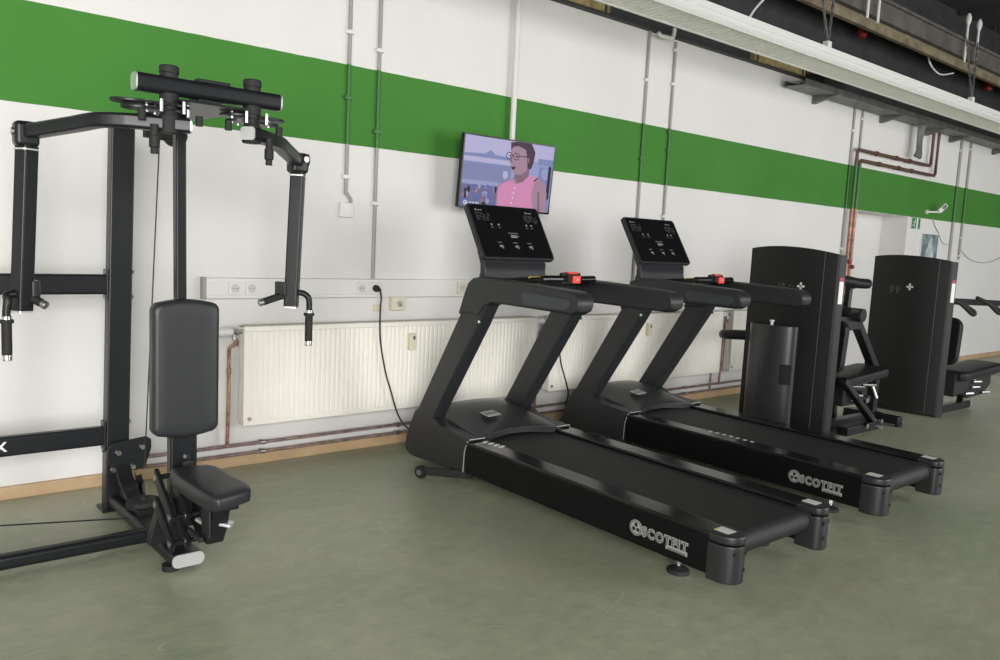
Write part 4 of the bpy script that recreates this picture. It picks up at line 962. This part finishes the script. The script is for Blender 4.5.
b = BM(); sweep(b, smooth([(1.09, -1.44, .255), (1.11, -1.50, .245), (1.125, -1.54, .262), (1.165, -1.575, .255)], 4), rrect(.05, .012, .003, 2)); link('seat_lever', b, ALU, t)
b = BM(); tube(b, [(1.11, -1.44, .33), (1.135, -1.53, .255), (1.125, -1.54, .22)], .008, 8); link('lever_strut', b, RUBBER, t)

# ================================================================== CABINET MACHINES AT RIGHT
def cabinet(root, x, y0, y1, ztop, crown=.035):
    """tall weight-stack cover facing -x, x = its face, y0 (wall side) .. y1"""
    b = BM(); t2 = BM(); N_ = 14; A = []; B = []
    yw = y1 + .15
    for i in range(N_ + 1):
        f = i / N_; y = y0 + (y1 - y0) * f
        bul = .055 * (1 - (2 * f - 1) ** 2)
        zt = ztop + crown * (1 - (2 * f - .86) ** 2)
        A.append((x - bul, y, zt)); B.append((x - bul, y, .012))
    def ring(pts, dx): return [t2.verts.new((p[0] + dx, p[1], p[2])) for p in pts]
    Af, Bf, Ab, Bb = ring(A, 0), ring(B, 0), ring(A, .03), ring(B, .03)
    for i in range(N_):
        t2.faces.new((Af[i], Af[i + 1], Bf[i + 1], Bf[i])); t2.faces.new((Ab[i + 1], Ab[i], Bb[i], Bb[i + 1]))
        t2.faces.new((Af[i + 1], Af[i], Ab[i], Ab[i + 1])); t2.faces.new((Bf[i], Bf[i + 1], Bb[i + 1], Bb[i]))
    for i in (0, N_): t2.faces.new((Af[i], Bf[i], Bb[i], Ab[i]))
    bmesh.ops.recalc_face_normals(t2, faces=t2.faces); merge(b, t2, .004); sh = link('shield', b, SHIELD, root, ang=.5)
    zt = ztop + crown * (1 - (2 - .86) ** 2)
    b = BM(); prism(b, [(x + .002, y1 + .004), (x + .012, y1 - .016), (x + .05, y1 - .036), (x + .068, y1 - .034), (x + .068, y1 + .004)], 2, .0, zt - .004, .003); sp = link('side_panel', b, SHIELD, root)
    f_ = .875; b = BM(); yy = y0 + (y1 - y0) * f_; xb = x - .055 * (1 - (2 * f_ - 1) ** 2)
    sweep(b, [(xb - .0006, yy, .02), (xb - .0006, yy, ztop + crown * (1 - (2 * f_ - .86) ** 2) - .006)], rrect(.004, .004, .001, 1), up=(0, 1, 0)); link('seam', b, GREY_PRINT, sh)
    ld = Vector((.038, -.020, 0)).normalized(); ln = Vector((-ld.y, ld.x, 0)) * -1
    b = BM(); obox(b, Vector((x + .031, y1 - .026, 1.135)) + ln * .001, ld, ln, (0, 0, 1), .036, .004, .17, .001); lb = link('instruction_label', b, PAPER, sp)
    b = BM(); obox(b, Vector((x + .031, y1 - .026, 1.235)) + ln * .001, ld, ln, (0, 0, 1), .036, .004, .03, .001); link('red_header', b, DKRED, lb)
    b = BM(); box(b, x + .02, x + .16, y0 - .05, y0 + .0, .0, ztop - .02, .006); box(b, x + .03, x + .17, y1, y0, .0, .05, .004); box(b, x + .05, x + .14, y1 + .05, y0 - .05, ztop - .12, ztop - .03, .006)
    for yy in ((y0 * .62 + y1 * .38), (y0 * .38 + y1 * .62)): cyl(b, (x + .10, yy, .05), (x + .10, yy, ztop - .06), .014, 10)
    link('rear_frame', b, POWDER, root)
    b = BM()
    for k in range(14): box(b, x + .06, x + .14, y1 + .17, y0 - .17, .06 + .046 * k, .101 + .046 * k, .003)
    link('weight_stack', b, RUBBER, root)
    return sh
SHIELD = mat('matt_black_shield', (0.0075, 0.0078, 0.0082), 0.5, spec=0.4, bump=(450, 0.04))
def plus(b, x, y, z, s, th=.0015):
    box(b, x - th, x, y - s, y + s, z - s * .28, z + s * .28); box(b, x - th, x, y - s * .28, y + s * .28, z - s, z + s)
# near cabinet machine
t = thing('cabinet_machine', (6.2, -1.15, 0), 'tall black weight-stack machine directly behind the treadmills, with half-round column', 'exercise machine', 'weight machines at right')
sh = cabinet(t, 5.83, -.755, -1.50, 1.435)
b = BM(); 
for y, z, r in ((-1.07, 1.135, .010), (-1.065, 1.165, .008), (-1.10, 1.165, .012), (-1.13, 1.14, .011), (-1.155, 1.165, .008), (-1.16, 1.135, .010), (-1.185, 1.16, .006), (-1.09, 1.12, .007)):
    cyl(b, (5.775, y, z), (5.7715, y, z), r, 10)
link('emblem_dots', b, GREY_PRINT, sh)
b = BM(); plus(b, 5.778, -1.245, 1.165, .030, .003); link('white_cross', b, PAPER, sh)
b = BM(); t2 = BM(); pts = []
for i in range(17):
    q = PI * i / 16; pts.append((5.80 - .115 * math.sin(q), -1.045 + .215 * math.cos(q)))
prism(b, pts + [(5.82, -1.26), (5.82, -.83)], 2, .02, .845, .004); cl = link('round_column', b, mat('glossy_column', (0.035, 0.035, 0.038), 0.28), t, ang=.5)
b = BM(); cyl(b, (5.72, -1.06, .845), (5.72, -1.06, .87), .012, 10); cyl(b, (5.72, -1.06, .87), (5.72, -1.06, .885), .018, 10); link('white_knob', b, PAPER, cl)
b = BM()

QA, QB = PI * 11.2 / 16, PI * 13.9 / 16
po_, pi_ = [], []
for k in range(7):
    q = QA + (QB - QA) * k / 6
    po_.append((5.80 - .118 * math.sin(q), -1.045 + .2205 * math.cos(q))); pi_.append((5.80 - .112 * math.sin(q), -1.045 + .209 * math.cos(q)))
prism(b, po_ + pi_[::-1], 2, .385, .545, .002); link('access_opening', b, HOLE, cl)
b = BM(); tube(b, smooth([(6.25, -.42, .665), (6.05, -.42, .68), (5.95, -.47, .69), (5.90, -.56, .70), (5.93, -.70, .71), (6.0, -.80, .715)], 5), .042, 12); link('roller_arm', b, VINYL2, t)
# frame behind
AXY = -1.36
b = BM(); sweep(b, [(5.95, AXY, .05), (6.98, AXY - .02, .05)], rrect(.09, .07, .012)); fr = link('floor_beam', b, POWDER, t)
b = BM(); box(b, 6.86, 6.96, -1.62, -1.14, .02, .085, .012); fo = link('floor_foot', b, POWDER, fr)
b = BM()
for y in (-1.61, -1.15):
    cyl(b, (6.91, y, 0), (6.91, y, .03), .03, 14); 
link_each('foot_pad', b, RUBBER, fo)
b = BM(); sweep(b, [(6.92, AXY, .08), (6.92, AXY, .44), (6.42, AXY, .95)], rrect(.07, .075, .01), up=(0, 1, 0)); link('front_post', b, POWDER, t)
b = BM(); sweep(b, [(6.50, AXY + .12, .05), (6.36, AXY + .12, .90)], rrect(.05, .05, .01), up=(0, 1, 0)); link('rear_post', b, POWDER, t)
b = BM(); sweep(b, [(5.95, AXY, .875), (6.52, AXY, .875)], rrect(.07, .12, .012)); link('press_arm', b, POWDER, t)
b = BM(); cyl(b, (6.40, AXY - .10, .945), (6.40, AXY + .14, .945), .055, 18); cyl(b, (6.22, AXY - .07, .985), (6.42, AXY - .07, .975), .016, 10); cyl(b, (6.20, AXY - .07, .985), (6.24, AXY - .07, .985), .028, 10); link('pivot_joint', b, RUBBER, t)
b = BM(); sweep(b, [(6.50, AXY + .10, .92), (6.56, AXY + .12, 1.17), (6.60, AXY + .03, 1.195)], rrect(.05, .05, .01), up=(0, 1, 0)); link('upper_arm', b, POWDER, t)
b = BM(); tube(b, smooth([(6.62, AXY, 1.195), (6.45, AXY, 1.20), (6.30, AXY, 1.215), (6.16, AXY, 1.22)], 4), .042, 12); link('arm_roller', b, VINYL2, t)
b = BM(); M = Matrix.Translation((6.08, AXY, .70)) @ Matrix.Rotation(PI / 2, 4, 'Z') @ Matrix.Rotation(0.10, 4, 'X'); pad(b, M, .28, .42, .08, .08, .02); link('back_pad', b, VINYL2, t, ang=1.2)
b = BM(); M = Matrix.Translation((6.44, AXY - .03, .445)) @ Matrix.Rotation(-0.06, 4, 'Y') @ Matrix.Rotation(-PI / 2, 4, 'X'); pad(b, M, .78, .30, .075, .07, .01); link('seat', b, VINYL2, t, ang=1.2)
b = BM(); box(b, 6.24, 6.66, AXY - .08, AXY + .08, .20, .40, .02); cyl(b, (6.40, AXY - .16, .30), (6.40, AXY + .12, .30), .03, 14); cyl(b, (6.56, AXY - .14, .25), (6.56, AXY + .12, .25), .03, 14); sm = link('seat_mechanism', b, RUBBER, t)
b = BM()
for x, z in ((6.30, .37), (6.28, .30), (6.33, .25), (6.50, .37)): cyl(b, (x, AXY - .10, z), (x + .09, AXY - .17, z), .012, 8)
tube(b, [(6.63, AXY - .12, .36), (6.67, AXY - .15, .25)], .012, 8)
link_each('chrome_lever', b, CHROME, sm)
b = BM(); sweep(b, [(5.98, -1.55, .46), (6.50, -1.60, .06)], rrect(.05, .06, .01), up=(0, 1, 0)); box(b, 5.98, 6.54, -1.63, -1.54, .03, .10, .01); ft = link('pedal_strut', b, POWDER, t)
b = BM()
for x, z in ((6.20, .30), (6.25, .09), (6.50, .05), (6.49, .10)): cyl(b, (x, -1.63, z), (x, -1.655, z), .022, 10)
link_each('bolt', b, CHROME, ft)
# far cabinet machine
t = thing('cabinet_machine', (8.0, -1.3, 0), 'tall plain black weight-stack machine farther right, below the exit sign', 'exercise machine', 'weight machines at right')
sh = cabinet(t, 7.64, -.92, -1.605, 1.425, .028)
b = BM()
for cy_ in (-1.135, -1.19):
    for k in range(10):
        q = 2 * PI * k / 10; cyl(b, (7.587, cy_ + .018 * math.cos(q), 1.145 + .022 * math.sin(q)), (7.5835, cy_ + .018 * math.cos(q), 1.145 + .022 * math.sin(q)), .0055, 6)
    cyl(b, (7.587, cy_, 1.145), (7.5835, cy_, 1.145), .007, 8); cyl(b, (7.587, cy_ + .006, 1.11), (7.5835, cy_ + .006, 1.11), .009, 8)
link('emblem_dots', b, GREY_PRINT, sh)
b = BM(); plus(b, 7.588, -1.292, 1.165, .030, .003); link('white_cross', b, PAPER, sh)
AXY = -1.60
b = BM(); sweep(b, [(7.72, AXY + .05, .05), (8.46, AXY + .03, .05)], rrect(.08, .07, .012)); fr = link('floor_beam', b, POWDER, t)
b = BM(); sweep(b, [(8.46, AXY + .03, .05), (8.475, AXY + .03, .05)], rrect(.078, .068, .012)); link('end_cap', b, ALU, fr)
b = BM(); sweep(b, [(8.28, AXY + .03, .08), (8.22, AXY, .22)], rrect(.05, .05, .01), up=(0, 1, 0)); link('seat_stem', b, POWDER, t)
b = BM(); M = Matrix.Translation((7.83, AXY + .06, .69)) @ Matrix.Rotation(PI / 2, 4, 'Z') @ Matrix.Rotation(0.10, 4, 'X'); pad(b, M, .28, .44, .09, .09, .03); link('back_pad', b, VINYL2, t, ang=1.2)
b = BM(); M = Matrix.Translation((8.33, AXY, .395)) @ Matrix.Rotation(-0.04, 4, 'Y') @ Matrix.Rotation(-PI / 2, 4, 'X'); pad(b, M, .92, .32, .08, .08, .01); link('seat', b, VINYL2, t, ang=1.2)
b = BM(); prism(b, [(7.85, .40), (8.72, .38), (8.74, .24), (8.55, .15), (8.20, .14), (8.0, .20), (7.85, .18)], 1, AXY - .07, AXY + .09, .01); sm = link('seat_mechanism', b, RUBBER, t)
b = BM()
for x, z in ((8.08, .34), (8.22, .30), (8.20, .25), (8.06, .20), (8.46, .18)): cyl(b, (x, AXY - .09, z), (x + .10, AXY - .12, z), .013, 8)
cyl(b, (8.70, AXY - .05, .33), (8.98, AXY - .08, .31), .009, 8); link_each('chrome_lever', b, CHROME, sm)
b = BM(); sweep(b, [(7.72, AXY + .1, 1.055), (10.3, AXY + .12, 0.98)], rrect(.05, .06, .012)); pa = link('press_arm', b, POWDER, t)
for x in (7.95, 8.60):
    b = BM(); tube(b, smooth([(x - .10, AXY + .06, 1.08), (x + .02, AXY + .0, 1.03), (x + .26, AXY - .02, .93), (x + .29, AXY - .02, .96), (x + .18, AXY + .06, 1.03)], 5), .018, 10); link('handle_loop', b, RUBBER, pa)
b = BM(); sweep(b, [(10.3, AXY + .12, .05), (10.3, AXY + .12, 1.0)], rrect(.06, .06, .01), up=(0, 1, 0)); link('arm_post', b, POWDER, t)
